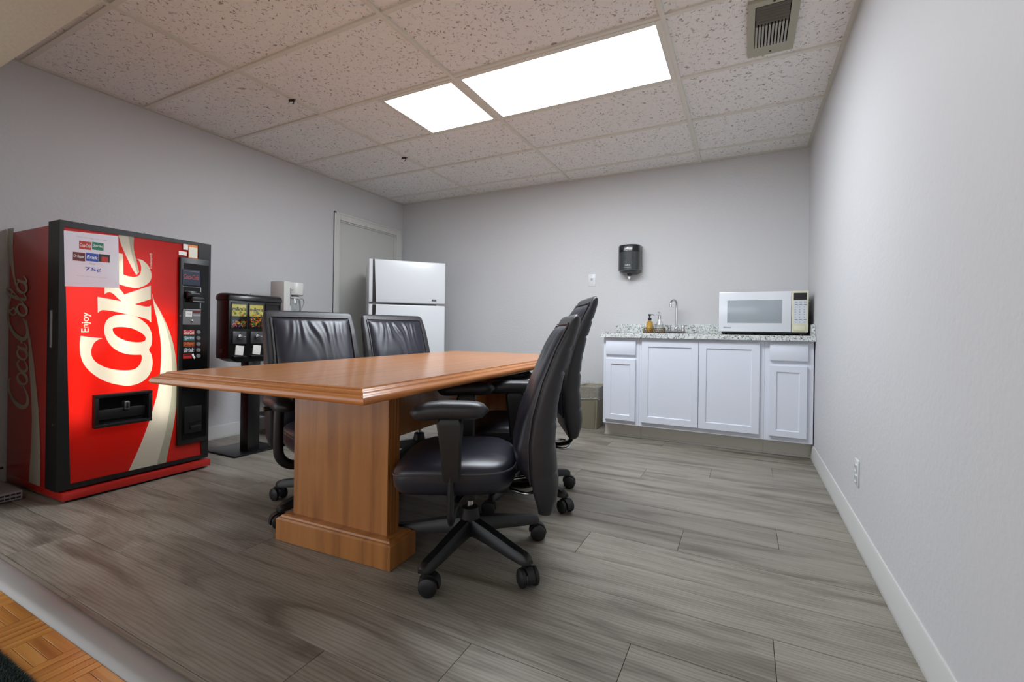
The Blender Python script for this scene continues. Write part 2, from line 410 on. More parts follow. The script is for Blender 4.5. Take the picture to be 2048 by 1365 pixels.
# ---- air register
v = empty('air_register', ((VX0+VX1)/2, (VY0+VY1)/2, H))
w, d = (VX1-VX0)/2, (VY1-VY0)/2
bm = bmesh.new(); ox0, ox1, oy0, oy1 = -w+.03, w-.035, -d+.035, d-.085
for a in ((-w, w, -d, oy0), (-w, w, oy1, d), (-w, ox0, oy0, oy1), (ox1, w, oy0, oy1)): bm_box(bm, *a, -.008, .006)
M_REG = mat('yellowed_register', (168, 166, 148), .5)
from_bm('frame', bm, M_REG, v)
box('duct', ox0, ox1, oy0, oy1, .0045, .008, M_DARK, v)
ym = oy0+(oy1-oy0)*.42
sh = None
for k in range(6):
    y = oy0+.022+(ym-oy0-.03)*k/5
    o = box('louver', ox0+.004, ox1-.004, -.006, .004, -.009, .003, mat('louver_grey', (112, 110, 104), .5), v, mtx=Matrix.Rotation(.5, 4, 'X')) if sh is None else bpy.data.objects.new('louver', sh)
    if sh is not None: COL.objects.link(o); o.parent = v
    sh = o.data; o.location = (0, y, 0)
sh = None
for k in range(10):
    x = ox0+.009+(ox1-ox0-.018)*k/9
    o = box('louver', -.0045, .0045, ym+.012, oy1-.002, -.01, .003, mat('louver_light', (168, 166, 158), .45), v, mtx=Matrix.Rotation(.12, 4, 'Y')) if sh is None else bpy.data.objects.new('louver', sh)
    if sh is not None: COL.objects.link(o); o.parent = v
    sh = o.data; o.location = (x, 0, 0)
for yy in (-d+.016, d-.03): lathe('screw', [(.0, -.011), (.005, -.011), (.005, -.007)], M_BLK, v, 10, 0, yy)
tag(v, 'yellowed ceiling air register with louvers, set in a pitted ceiling tile', 'vent')
# ---- black grid clips on the runner
for px, lb in (((580, 200), 'small black clip on a ceiling grid bar out from the candy machine wall'), ((806, 315), 'small black clip on a ceiling grid bar by the small square light')):
    p = on(*px, 'z', H); t = empty('grid_clip', (XC[1], p[1], H-.002), .3)
    box('body', -.02, .02, -.009, .009, -.012, 0, M_BLK, t, .003); tube('hook', [(.01, 0, -.01), (.014, 0, -.02), (.006, .004, -.03), (-.002, .006, -.026)], .003, M_BLK, t, 8)
    tube('prong', [(-.018, 0, -.006), (-.03, .012, -.01)], .0035, M_BLK, t, 8); tube('prong', [(.018, 0, -.006), (.032, -.012, -.008)], .0035, M_BLK, t, 8)
    tag(t, lb, 'clip', 'black clips on the ceiling grid')

# ---- floors
flr = struct(box('floor', -.12, XR, -3.72, 0, -.06, -.004, M_JOINT))
PW, PL = .2207, 1.52
phase = {0: 2.78, 1: 3.918, 2: 3.537, 3: 3.165, 4: 2.785, 5: 3.864, 6: 3.491, 7: 3.08, 8: 2.73, 9: 3.3, -1: 2.83, -2: 3.207, -3: 3.59, -4: 3.95, -5: 2.81, -6: 3.2, -7: 3.58, -8: 3.95, -9: 2.6}
pm = {}
for r in range(-9, 10):
    y1 = -2.15+PW*2 - PW*r; y0 = y1-PW
    y1c, y0c = min(y1, -.003), max(y0, -3.722)
    if y1c - y0c < .004: continue
    xs = [phase.get(r, 3.0)]
    while xs[0] > 0: xs.insert(0, xs[0]-PL)
    while xs[-1] < XR: xs.append(xs[-1]+PL)
    for a, b_ in zip(xs[:-1], xs[1:]):
        a, b_ = max(a, 0), min(b_, XR-.003)
        if b_-a < .03: continue
        g = .0008; key = (round(b_-a, 3), round(y1c-y0c, 3))
        if key in pm: o = bpy.data.objects.new('floor_plank', pm[key]); COL.objects.link(o); o.parent = flr
        else: o = box('floor_plank', 0, b_-a-2*g, 0, y1c-y0c-2*g, -.006, 0, M_PLANK, flr, .0005, 1); pm[key] = o.data
        o.location = (a+g, y0c+g, 0)
# hall floor: parquet slats laid in a basket weave
fh = struct(box('floor_hall', -.12, XR, -7.0, -3.72, -.06, -.008, M_JOINT))
bl = .15; ns = 5; sw = bl/ns; qm = None; ang = 0.
cnt = 0
for i in range(8, 20):
    for j in range(0, 7):
        x0, y1 = i*bl, -3.79-j*bl
        if y1 < -4.75: continue
        for k in range(ns):
            if qm is None: o = box('parquet_slat', -bl/2+.0006, bl/2-.0006, -sw/2+.0006, sw/2-.0006, -.01, 0, M_PARQ, fh, .0006, 1); qm = o.data
            else: o = bpy.data.objects.new('parquet_slat', qm); COL.objects.link(o); o.parent = fh
            cx, cy = x0+bl/2, y1-bl/2; off = -bl/2+sw*(k+.5)
            if (i+j) % 2: o.location = (cx, cy+off, -.003); o.rotation_euler = (0, 0, PI*(k % 2))
            else: o.location = (cx+off, cy, -.003); o.rotation_euler = (0, 0, PI/2+PI*(k % 2))
            cnt += 1
box('parquet_field', -.1, 1.199, -7.0, -3.79, -.009, -.004, M_PARQ, fh); box('parquet_field', 3.001, XR, -7.0, -3.79, -.009, -.004, M_PARQ, fh)
box('parquet_field', 1.2, 3.0, -7.0, -4.84, -.009, -.004, M_PARQ, fh)
# threshold moulding
prof = [(-3.79, -.004), (-3.786, .004), (-3.77, .010), (-3.75, .012), (-3.73, .010), (-3.716, .004), (-3.712, -.004)]
lofted('trim_1', [[(x, y, z) for y, z in prof] for x in (.62, XR)], M_METALTRIM, angle=60)['kind'] = 'structure'

# ---- baseboards
BBH = .108
def baseboard(name, pts, n):
    """pts: wall line points; n: direction into the room"""
    (xa, ya), (xb, yb) = pts; sec = [(0, 0), (.012, 0), (.014, .004), (.012, .02), (.009, BBH-.012), (.005, BBH), (0, BBH)]
    return struct(lofted(name, [[(x+n[0]*d_, y+n[1]*d_, z) for d_, z in sec] for x, y in ((xa, ya), (xb, yb))], mat('baseboard_paint', (203, 203, 200), .42), angle=60))
baseboard('baseboard_right', ((XR, -3.7), (XR, -.41)), (-1, 0))
baseboard('baseboard_left', ((0, YF), (0, -1.066)), (1, 0))
baseboard('baseboard_back', ((.02, 0), (2.675, 0)), (0, -1))

# ---- door in the left wall with its casing
dr = struct(box('door_1', -.06, -.022, DY0+.004, DY1-.004, .008, DZ-.004, M_DOOR, None, .002, 1))
bm = bmesh.new(); bm_box(bm, -.12, -.001, DY0, DY0+.003, 0, DZ); bm_box(bm, -.12, -.001, DY1-.003, DY1, 0, DZ); bm_box(bm, -.12, -.001, DY0, DY1, DZ-.003, DZ)
jm = struct(from_bm('trim_2', bm, M_TRIM))
bm = bmesh.new()
for a in ((DY0+.003, DY0+.016, 0, DZ-.003), (DY1-.016, DY1-.003, 0, DZ-.003), (DY0+.016, DY1-.016, DZ-.016, DZ-.003)): bm_box(bm, -.02, -.006, a[0], a[1], a[2], a[3])
from_bm('door_stop', bm, M_TRIM, jm)
bm = bmesh.new(); cw = .072
for a in ((DY0-cw, DY0+.004, 0, DZ+cw), (DY1-.004, DY1+cw, 0, DZ+cw), (DY0+.004, DY1-.004, DZ-.004, DZ+cw)): bm_box(bm, 0, .014, *a, bev=.003)
for a in ((DY0-cw, DY0-cw+.02, 0, DZ+cw), (DY1+cw-.02, DY1+cw, 0, DZ+cw), (DY0-cw, DY1+cw, DZ+cw-.02, DZ+cw)): bm_box(bm, .0, .019, *a, bev=.003)
struct(from_bm('trim_3', bm, M_TRIM, angle=40))
lathe('door_knob', [(.0, 0), (.028, 0), (.028, .006), (.011, .012), (.011, .035), (.024, .045), (.027, .058), (.018, .068), (0, .07)], M_STEEL, dr, 24, 0, 0, 'x', mtx=Matrix.Translation((-.022, DY0+.07, .95)))

# ================================================================== TABLE
TZ, TROT = .735, math.radians(3.0)
TX, TY, TWI, TLI = 2.276, -3.398, .965, 2.14            # centre of the near edge of the flat top, inner width, inner length
tb = empty('conference_table', (TX, TY, 0), TROT)
box('tabletop', -TWI/2, TWI/2, 0, TLI, TZ-.03, TZ, M_TTOP, tb)
# moulded edge: profile outwards (d) and height (z below the top)
ep = [(0, -.001), (.004, -.001), (.006, -.006), (.012, -.008), (.016, -.0085), (.021, -.012), (.024, -.018), (.029, -.020), (.036, -.022), (.041, -.027), (.043, -.034), (.041, -.041), (.034, -.046), (.02, -.048), (0, -.048)]
def edge(name, p0, p1, n0, n1, M):
    secs = [[(p[0]+n[0]*d_, p[1]+n[1]*d_, TZ+z) for d_, z in ep] for p, n in ((p0, n0), (p1, n1))]
    lofted(name, secs, M, tb, angle=55)
w = TWI/2
edge('edge_moulding', (-w, 0), (w, 0), (-1, -1), (1, -1), M_TEDGEX)
edge('edge_moulding', (w, 0), (w, TLI), (1, -1), (1, 1), M_TEDGE)
edge('edge_moulding', (w, TLI), (-w, TLI), (1, 1), (-1, 1), M_TEDGEX)
edge('edge_moulding', (-w, TLI), (-w, 0), (-1, 1), (-1, -1), M_TEDGE)
LW, LT = .505, .072
def pedestal(y0, px):
    # slab with fluted narrow ends
    fl = []
    nfl = 4; pitch = LT/nfl
    ring = [(-LW/2, y0), ]
    def side(s):
        pts = []
        for k in range(nfl):
            a = y0+k*pitch
            for t, dd in ((.06, 0), (.25, .003), (.5, .0), (.72, .003), (.94, 0)):
                pass
            pts += [(s*(LW/2), a+.001), (s*(LW/2), a+pitch*.62), (s*(LW/2-.007), a+pitch*.7), (s*(LW/2-.007), a+pitch*.92), (s*(LW/2), a+pitch*.999)]
        return pts
    r = side(1); l = side(-1)[::-1]; ring = r+l
    lofted('pedestal', [[(x+px, y, z) for x, y in ring] for z in (.095, TZ-.03)], M_TLEG, tb, angle=30)
    bw, bt = LW/2+.052, .044
    pr = [(0, .0), (0, .088), (-.006, .094), (-.012, .096), (-.016, .102), (-.026, .106)]
    secs = []
    for off, z in pr:
        secs.append([(px-bw-off, y0-bt-off, z+.002), (px+bw+off, y0-bt-off, z+.002), (px+bw+off, y0+LT+bt+off, z+.002), (px-bw-off, y0+LT+bt+off, z+.002)])
    lofted('pedestal_foot', secs, M_TLEG, tb, smooth=False)
pedestal(.352, .042); pedestal(TLI-.352-LT, .042)
box('modesty_rail', -.012, .012, .352+LT, TLI-.352-LT, .375, TZ-.03, M_TLEG, tb)
tag(tb, 'oak conference table with moulded edge on two slab pedestals', 'table')

# ================================================================== OFFICE CHAIRS
ZR = [.262, .323, .392, .497, .602, .725, .848, .967]
XRIDGE = [-.268, -.250, -.238, -.234, -.247, -.28, -.327, -.386]
ZB = [.262, .30, .341, .498, .638, .743, .849, .936, .971]
XBACK = [-.326, -.332, -.334, -.318, -.325, -.346, -.38, -.408, -.412]
ZC = [.345, .40, .47, .58, .715, .85, .94]
XCUSH = [-.225, -.192, -.178, -.202, -.252, -.308, -.352]
def backrest(root, dz, bx=0., ws=1., name='backrest'):
    secs = []; nz = 60; z0, z1 = .238, .975
    for i in range(nz+1):
        t = i/nz; z = z0+(z1-z0)*t
        xf, xb = interp(z, ZR, XRIDGE), interp(z, ZB, XBACK)
        hw = interp(z, [.238, .30, .45, .7, .9, .975], [.215, .23, .24, .245, .24, .228])
        e = min(z-z0, z1-z); c = 1-math.sqrt(max(0, 1-min(1, (.018-min(e, .018))/.018)**2)) if e < .018 else 0
        mid = (xf+xb)/2; xf = mid+(xf-mid)*(1-c*.8); xb = mid+(xb-mid)*(1-c*.8); hw -= c*.022
        seam = sum(math.exp(-((z-s)/.005)**2) for s in (.40, .49, .585, .675, .765, .85))
        bul = .022*min(1, (z-z0)/.1)*(1-.5*max(0, (z-.8)/.17))
        r = min(.02, (xf-xb)*.45); ring = []
        for k in range(9): ring.append((xf, -hw+r+(2*hw-2*r)*k/8, z+dz))
        for k in range(1, 5): a = k/5*PI/2; ring.append((xf-r+r*math.cos(a), hw-r+r*math.sin(a), z+dz))
        for k in range(13):
            y = hw-(2*hw)*k/12; q = abs(y)/hw
            ring.append((xb-bul*(1-q**2.2)+(r*.8 if k in (0, 12) else 0)+seam*.009*(1 if q < .98 else .5), y, z+dz))
        for k in range(1, 5): a = PI/2-k/5*PI/2; ring.append((xf-r+r*math.cos(a), -hw+r-r*math.sin(a), z+dz))
        secs.append(ring)
    b = lofted(name, secs, M_LEATHER2, root, smooth=True)
    # front cushion, pleated under its top seam
    nu, nv = 60, 60; V = []; Fc = []; hc = .200
    for j in range(nv+1):
        tz = j/nv; z = .345+(.935-.345)*tz
        w = hc*(1-.10*max(0, (.45-z)/.11))
        xs, xc = interp(z, ZR, XRIDGE)-.004, interp(z, ZC, XCUSH)+.004
        for i in range(nu+1):
            s = -1+2*i/nu; y = s*w
            g = (1-abs(s)**7)*(1-abs(2*tz-1)**14)
            g = max(0, g)**.6
            amp = .0030*math.exp(-((z-.875)/.075)**2)+.0008*math.exp(-((z-.62)/.14)**2)
            ph = 3.1*math.sin(s*3.1+z*7)+1.7*math.sin(s*6.3-z*11)+dz*40
            pl = math.sin(s*16+ph)*(.6+.4*math.sin(s*4.7+dz*60))+.5*math.sin(s*33+1.9*ph+z*14)
            V.append((xs+(xc-xs)*g+amp*pl*g, y, z+dz))
    for j in range(nv):
        for i in range(nu): a = j*(nu+1)+i; Fc.append((a, a+1, a+nu+2, a+nu+1))
    bm = bmesh.new(); bm_add(bm, V, Fc); c = from_bm('back_cushion', bm, M_LEATHER, root, smooth=True)
    for s in (-1, 1):
        tube('piping', [(interp(z, ZR, XRIDGE)+.004, s*(hc+.004)*(1-.10*max(0, (.45-z)/.11)), z+dz) for z in np.linspace(.35, .935, 24)], .0045, M_PIPE, c, 6)
    tube('piping', [(interp(.94, ZR, XRIDGE)+.004, y, .941+dz) for y in np.linspace(-hc, hc, 8)], .004, M_PIPE, c, 6)
    for o in (b, c): o.location.x = bx; o.scale.y = ws
    return b
def seat(root):
    n = 56; cx = .05
    def outline(a, k=1.):
        c, s = math.cos(a), math.sin(a); e = 2/3.6
        x = math.copysign(abs(c)**e, c)*.235*k; y = math.copysign(abs(s)**e, s)*(.247+.012*c)*k
        return x, y
    def drop(x): return -.03*max(0, (x-.08)/.155)**2
    secs = []
    for k, z in ((.84, .318), (.93, .322), (.985, .345), (1.0, .375), (1.0, .398), (.99, .408), (.96, .418), (.88, .430), (.7, .438), (.45, .437), (.2, .434)):
        ring = []
        for j in range(n):
            x, y = outline(2*PI*j/n, k); zz = z+(drop(x) if z > .37 else drop(x)*.6)
            if z > .42: zz += .0012*math.sin(y*85+x*6)*(1 if x < .05 else .3)
            ring.append((x+cx, y, zz))
        secs.append(ring)
    s = lofted('seat', secs, M_LEATHER, root, smooth=True)
    pts = []
    for j in range(n+1): x, y = outline(2*PI*j/n, 1.004); pts.append((x+cx, y, .400+drop(x)))
    tube('piping', pts, .0042, M_PIPE, s, 6)
    return s
def arm_pad(root, s, x0, x1, y, z0, z1, hw=.048):
    secs = []; n = 24
    for i in range(15):
        t = i/14; x = x0+(x1-x0)*t
        e = 1-abs(2*t-1)**5; k = max(.02, e)**.5
        zc = (z0+z1)/2-.012*max(0, t-.6)/.4
        ring = [(x, s*y+hw*k*math.copysign(abs(math.cos(a))**.75, math.cos(a)), zc+(z1-z0)/2*k*math.copysign(abs(math.sin(a))**.8, math.sin(a))) for a in [2*PI*j/n for j in range(n)]]
        secs.append(ring)
    return lofted('arm_pad', secs, mat('urethane_arm', (36, 37, 42), .42), root, smooth=True)
def caster(root, x, y, ang, sw):
    """swivel caster whose stem is at x, y"""
    c = lathe('caster', [(0, .085), (.009, .085), (.009, .062), (.017, .058), (.02, .045), (.017, .036), (0, .034)], M_CASTER, root, 16, x, y)
    ca, sa = math.cos(sw), math.sin(sw)
    mt = Matrix.Translation((x+ca*.018, y+sa*.018, .0336)) @ Matrix.Rotation(sw, 4, 'Z') @ Matrix.Scale(1.1, 4)
    bm = bmesh.new()
    hood = []
    for yy in (-.012, .012): hood.append([(.034*math.cos(a), yy, .034*math.sin(a)) for a in np.linspace(-.25, PI*.98, 14)]+[(.027*math.cos(a), yy, .027*math.sin(a)) for a in np.linspace(PI*.98, -.25, 14)])
    V, Fc = loft(hood); bm_add(bm, V, Fc); bmesh.ops.transform(bm, matrix=mt, verts=bm.verts); from_bm('hood', bm, M_CASTER, c, angle=40)
    for s in (-1, 1):
        V, Fc = lathe_vf([(0, -.010), (.022, -.010), (.029, -.006), (.0305, 0), (.029, .006), (.020, .011), (.012, .013), (0, .0125)], 24, 0, 0, 'y')
        bm = bmesh.new(); bm_add(bm, V, Fc); bmesh.ops.transform(bm, matrix=mt @ Matrix.Translation((0, s*.0225, 0)) @ Matrix.Scale(s, 4, (0, 1, 0)), verts=bm.verts)
        from_bm('wheel', bm, M_CASTER, c, angle=35)
def chair(loc, phi, base, dz, style, label, sw=None, bx=0.):
    r = empty('office_chair', (loc[0], loc[1], 0), math.radians(phi))
    lathe('base_hub', [(0, .085), (.036, .085), (.042, .10), (.042, .15), (.036, .175), (.034, .195), (.026, .2), (0, .2)], M_BLK, r, 28)
    for k in range(5):
        a = math.radians(base+72*k-phi); ca, sa = math.cos(a), math.sin(a)
        secs = []
        for rr, wd, zt, zb in ((.025, .027, .155, .098), (.12, .025, .140, .092), (.24, .0225, .116, .078), (.298, .0215, .107, .074), (.318, .018, .101, .074), (.328, .010, .092, .076)):
            pr = [(-wd, zb), (wd, zb), (wd, zb+(zt-zb)*.55), (wd*.55, zt), (-wd*.55, zt), (-wd, zb+(zt-zb)*.55)]
            secs.append([(ca*rr-sa*y*1.18, sa*rr+ca*y*1.18, z) for y, z in pr])
        lofted('leg', secs, M_BLK, r, angle=42)
        caster(r, ca*.305, sa*.305, a, (sw[k]-math.radians(phi)) if sw else a+(.8 if k % 2 else -.6))
    lathe('gas_lift', [(0, .19), (.014, .19), (.014, .30), (0, .30)], M_CHROME, r, 20)
    lathe('lift_sleeve', [(0, .225), (.026, .225), (.027, .31), (0, .31)], M_BLK, r, 20)
    box('seat_mechanism', -.16, .10, -.09, .09, .278, .322, M_BLK, r, .012, 2)
    tube('height_lever', [(.0, .08, .292), (.02, .17, .288), (.03, .235, .29)], [.006, .006, .009], M_BLK, r, 8)
    seat(r)
    tube('back_bar', smooth_path([(-.12, 0, .295), (-.22, 0, .285), (-.285, 0, .32), (-.285, 0, .42+dz*.5), (-.262, 0, .52+dz)], 5), .03, M_BLK, r, 10, .35)
    tube('back_adjuster', smooth_path([(-.15, .05, .29), (-.225, .10, .285), (-.262, .06, .29), (-.262, -.06, .29), (-.225, -.10, .285), (-.15, -.05, .29)], 6), .0065, M_CHROME, r, 8)
    backrest(r, dz, bx, 1.07 if style == 'loop' else 1.)
    for s in (1, -1):
        if style == 'post':
            p = arm_pad(r, s, -.085, .185, .285, .606, .668)
            secs = []
            for z, xa, xb, ya, yb in ((.392, .012, .068, .262, .300), (.42, .008, .072, .258, .304), (.52, .006, .082, .256, .306), (.585, .002, .092, .254, .308), (.60, .006, .090, .256, .306), (.612, .012, .082, .262, .300)):
                secs.append([(xa+.008, s*ya, z), (xb-.008, s*ya, z), (xb, s*(ya+.010), z), (xb, s*(yb-.010), z), (xb-.008, s*yb, z), (xa+.008, s*yb, z), (xa, s*(yb-.010), z), (xa, s*(ya+.010), z)])
            lofted('arm_sleeve', secs, M_BLK, r, angle=30)
            pth = smooth_path([(.042, s*.281, .41), (.042, s*.281, .30), (.042, s*.276, .262), (.042, s*.25, .246), (.042, s*.17, .252), (.03, s*.08, .285)], 5)
            tube('arm_bracket', pth, .022, M_BLK, r, 10, .55)
        else:
            p = arm_pad(r, s, -.10, .165, .285, .528, .592, .05)
            pth = smooth_path([(.05, s*.287, .54), (.05, s*.290, .46), (.05, s*.290, .36), (.05, s*.282, .305), (.05, s*.25, .268), (.05, s*.20, .256), (.04, s*.08, .27)], 6)
            tube('arm_tube', pth, .0225, M_BLK, r, 14)
            tube('arm_knob', [(.03, s*.29, .535), (.028, s*.345, .532)], .011, M_BLK, r, 12)
            tube('knob_cap', [(.028, s*.345, .532), (.0278, s*.350, .532)], .0105, mat('knob_metal', (150, 142, 128), .3, metal=1.), r, 12)
    tag(r, label, 'chair', 'black leather office chairs around the table')
    return r
chair((2.792, -2.812), 207, -88, 0., 'post', 'black leather office chair on casters beside the fluted table pedestal, its back lowered', bx=.004, sw=[math.radians(q) for q in (20, -40, 30, 100, 90)])
chair((2.68, -2.118), 209, -18, .118, 'post', bx=.036, label= 'black leather office chair with back raised highest, drawn up toward the counter end', sw=[math.radians(q) for q in (-30, 20, 60, 100, 200)])
chair((1.90, -2.70), -20, 199, .028, 'loop', 'black leather office chair with curved tube arms beside the candy machine', sw=[math.radians(q) for q in (180, 250, 60, 100, 20)])
chair((1.79, -1.88), -20, 205, .034, 'loop', 'black leather office chair with curved tube arms in front of the refrigerator')

# ================================================================== DRINK VENDING MACHINE
VT = math.radians(1.0); VN = np.array([.728, -3.368, 0.])
vm = empty('drink_vending_machine', tuple(VN), VT)
nx = np.array([math.cos(VT), math.sin(VT), 0]); al = np.array([-math.sin(VT), math.cos(VT), 0])
def vf(u, v, off=-.03):            # photo pixel -> (along, up) on the plane of the machine's front
    P0 = VN+nx*off; d_ = ray(u, v); t = ((P0-CAM)@nx)/(d_@nx); p = CAM+d_*t; return float((p-VN)@al), float(p[2])
def vs(u, v):                      # photo pixel -> (outward, up) on the plane of the machine's near side
    d_ = ray(u, v); t = ((VN-CAM)@al)/(d_@al); p = CAM+d_*t; return float((p-VN)@nx), float(p[2])
def fr(off): return lambda a, b: (off, a, b)
VH = 1.437; VWD = .716
FO = -.03                                             # front plane of the lit panel
# cabinet with an open front for the lamps
bm = bmesh.new()
for a in ((-.69, -.15, 0, .012, .045, VH-.012), (-.69, -.15, VWD-.012, VWD, .045, VH-.012), (-.69, -.67, .012, VWD-.012, .045, VH-.012),
          (-.69, -.15, .012, VWD-.012, VH-.024, VH-.012), (-.69, -.15, .012, VWD-.012, .045, .06)): bm_box(bm, *a)
from_bm('cabinet', bm, M_RED, vm)
box('base', -.69, 0, -.002, VWD+.004, .012, .052, M_RED, vm, .004)
box('kick_plinth', -.67, -.025, .02, VWD-.02, .0, .014, M_BLK, vm)
# door: box frame
P = {k: vf(*p) for k, p in dict(TL=(127.5, 454), TR=(396, 492.5), NR=(396, 517), NT=(356.5, 513), NB=(362.5, 890), NQ=(400.5, 881), BR=(402, 909.7), BL=(139.5, 968)).items()}
frame_in = [P[k] for k in ('TL', 'TR', 'NR', 'NT', 'NB', 'NQ', 'BR', 'BL')]
dl, dr_, dt, db = -.018, VWD+.002, VH, .062
outer = [(dl, db), (dr_, db), (dr_, dt), (dl, dt)]
V, Fc = fill2d([outer, frame_in], fr(-.024)); link('door_face', V, Fc, M_BLK, vm)
bm = bmesh.new()
for a in ((-.15, -.0245, dl, dl+.012, db, dt), (-.15, -.0245, dr_-.012, dr_, db, dt), (-.15, -.0245, dl+.012, dr_-.012, dt-.012, dt), (-.15, -.0245, dl+.012, dr_-.012, db, db+.012), (-.155, -.145, dl+.012, dr_-.012, db, dt)): bm_box(bm, *a)
from_bm('door_shell', bm, M_BLK, vm)
M_LBOX = mat('lamp_box_grey', (150, 150, 146), .7)
box('lamp_reflector', -.144, -.140, dl+.013, dr_-.013, db+.013, dt-.013, M_LBOX, vm)
for (yy, z0_, z1_) in ((.055, .40, 1.24), (.26, .52, 1.28), (.455, .36, 1.0)):
    lathe('lamp_tube', [(0, z0_), (.013, z0_), (.013, z1_), (0, z1_)], M_TUBE, vm, 12, -.095, yy)
# lit panel, cut around the lettering
def zp(o, s): return lambda *pts: [vf(o[0]+a*s, o[1]+b_*s, FO) for a, b_ in pts]
zP = zp((130, 600), .19041); zQ = zp((100, 430), .15625); z4 = zp((130, 780), .16854)
CO = zP((165, 380), (280, 394), (395, 405), (350, 420), (310, 450), (285, 495), (275, 545), (285, 600), (320, 650), (380, 690), (460, 720), (550, 738), (640, 742), (710, 735), (760, 710), (795, 665), (808, 610), (800, 577), (720, 578), (640, 568), (560, 540), (490, 490), (445, 430), (420, 370), (413, 310), (425, 240), (460, 195), (510, 168), (570, 157), (640, 155), (720, 167), (800, 207), (870, 270), (905, 340), (915, 410), (905, 480), (882, 525), (905, 570), (920, 640), (915, 710), (890, 780), (840, 840), (770, 880), (680, 903), (590, 898), (480, 875), (370, 830), (270, 760), (200, 680), (165, 590), (155, 500), (157, 430))
OH = zP((500, 315), (510, 295), (550, 287), (620, 287), (700, 300), (780, 335), (830, 370), (848, 405), (840, 430), (800, 445), (730, 446), (650, 432), (570, 400), (520, 360))
K = zQ((608, 1050), (918, 1108), (870, 1070), (830, 1030), (790, 1000), (750, 992), (715, 1005), (700, 1020), (700, 870), (870, 930), (950, 1020), (1290, 905), (1290, 1080), (1085, 1145), (1150, 1160), (1220, 1175), (1265, 1175), (1293, 1161)) + zP((905, 235), (895, 235), (880, 215), (850, 200), (800, 185), (700, 165), (560, 132), (430, 110), (380, 112), (345, 140))
EE = zQ((885, 885), (800, 830), (730, 740), (700, 650), (730, 560), (800, 505), (880, 490), (915, 500), (935, 520), (940, 765), (1000, 785), (1080, 795), (1140, 775), (1165, 720), (1165, 650), (1140, 590), (1110, 565), (1180, 580), (1250, 640), (1290, 720), (1298, 790), (1280, 850), (1220, 902), (1130, 935), (1040, 930), (950, 908))
R1 = zQ((872, 237), (1065, 267), (1075, 300), (1070, 400), (1085, 500), (1110, 600), (1142, 735), (1105, 772), (1050, 680), (990, 560), (940, 450), (900, 350), (880, 280))
R1S = zQ((1000, 258), (1065, 267), (1075, 300), (1070, 400), (1085, 500), (1110, 600), (1142, 735), (1122, 755), (1075, 600), (1035, 450), (1012, 330))
R1L = zQ((872, 237), (1000, 258), (1012, 330), (1035, 450), (1075, 600), (1122, 755), (1105, 772), (1050, 680), (990, 560), (940, 450), (900, 350), (880, 280))
def sm(pts, n=4): return [(float(p[0]), float(p[1])) for p in smooth_path([(a, b, 0) for a, b in pts], n)]
def smooth_loop(lp, ang=48):
    n = len(lp); A = np.array(lp); corner = []
    for i in range(n):
        a, b = A[i]-A[i-1], A[(i+1) % n]-A[i]
        c = float(a@b)/(np.linalg.norm(a)*np.linalg.norm(b)+1e-12)
        if c < math.cos(math.radians(ang)): corner.append(i)
    if not corner:
        ext = [lp[-2], lp[-1]]+lp+[lp[0], lp[1]]; o = sm(ext, 4); return o[8:-8-1]
    out = []
    for k, i in enumerate(corner):
        j = corner[(k+1) % len(corner)]; seg = [lp[(i+q) % n] for q in range(((j-i-1) % n)+2)]
        out += sm(seg, 4)[:-1] if len(seg) > 2 else seg[:1]
    return out
CO, OH, K, EE = smooth_loop(CO), smooth_loop(OH), smooth_loop(K), smooth_loop(EE)
R1r = sm(zQ((1065, 267), (1075, 300), (1070, 400), (1085, 500), (1110, 600), (1142, 735))); R1s = sm(zQ((1000, 258), (1012, 330), (1035, 450), (1075, 600), (1122, 755))); R1l = sm(zQ((1105, 772), (1050, 680), (990, 560), (940, 450), (900, 350), (872, 237)))
R1 = zQ((1000, 258))+R1r+zQ((1122, 755))+R1l; R1S = R1r+R1s[::-1]; R1L = R1s+R1l
R2 = zQ((1305, 1000)) + zP((940, 20), (1000, 120), (1060, 240), (1110, 370), (1145, 500), (1165, 620), (1175, 740)) + z4((1335, 0), (1320, 200), (1285, 450), (1240, 660), (1195, 882)) + z4((742, 992), (880, 690), (985, 420), (1060, 180), (1105, 0)) + zP((1005, 700), (1010, 560), (1005, 450), (990, 330), (965, 200), (940, 100))
SB = zP((1020, 180), (1062, 300), (1110, 500), (1125, 700)) + z4((1270, 0), (1240, 250), (1190, 520), (1120, 780), (1085, 908))
R2r = sm(zP((980, 85), (1000, 120), (1060, 240), (1110, 370), (1145, 500), (1165, 620), (1175, 740)) + z4((1335, 0), (1320, 200), (1285, 450), (1240, 660), (1195, 882)))
R2s = sm(zP((980, 85))+SB); R2l = sm(z4((742, 992), (880, 690), (985, 420), (1060, 180), (1105, 0)) + zP((1005, 700), (1010, 560), (1005, 450), (990, 330), (965, 200), (940, 100)))
R2t = zQ((1305, 1000)) + zP((940, 20))
R2 = R2t+R2r+R2s[-1:]+R2l; R2L_ = R2t+R2s+R2l; R2S_ = R2r+R2s[::-1]
R2L = zQ((1305, 1000)) + zP((940, 20), (980, 85)) + SB + z4((742, 992), (880, 690), (985, 420), (1060, 180), (1105, 0)) + zP((1005, 700), (1010, 560), (1005, 450), (990, 330), (965, 200), (940, 100))
R2S = zP((980, 85), (1000, 120), (1060, 240), (1110, 370), (1145, 500), (1165, 620), (1175, 740)) + z4((1335, 0), (1320, 200), (1285, 450), (1240, 660), (1195, 882)) + SB[::-1]
R2L, R2S = R2L_, R2S_
ex, ey = vf(171, 646, FO); e2 = vf(171, 666, FO); e3 = vf(161, 646, FO)
eh = abs(e2[1]-ey)*2; ew = abs(ex-e3[0])*2
TV, TF = text_mesh('Enjoy', 1., 0, .012); tw = max(p[0] for p in TV)-min(p[0] for p in TV); th_ = .95
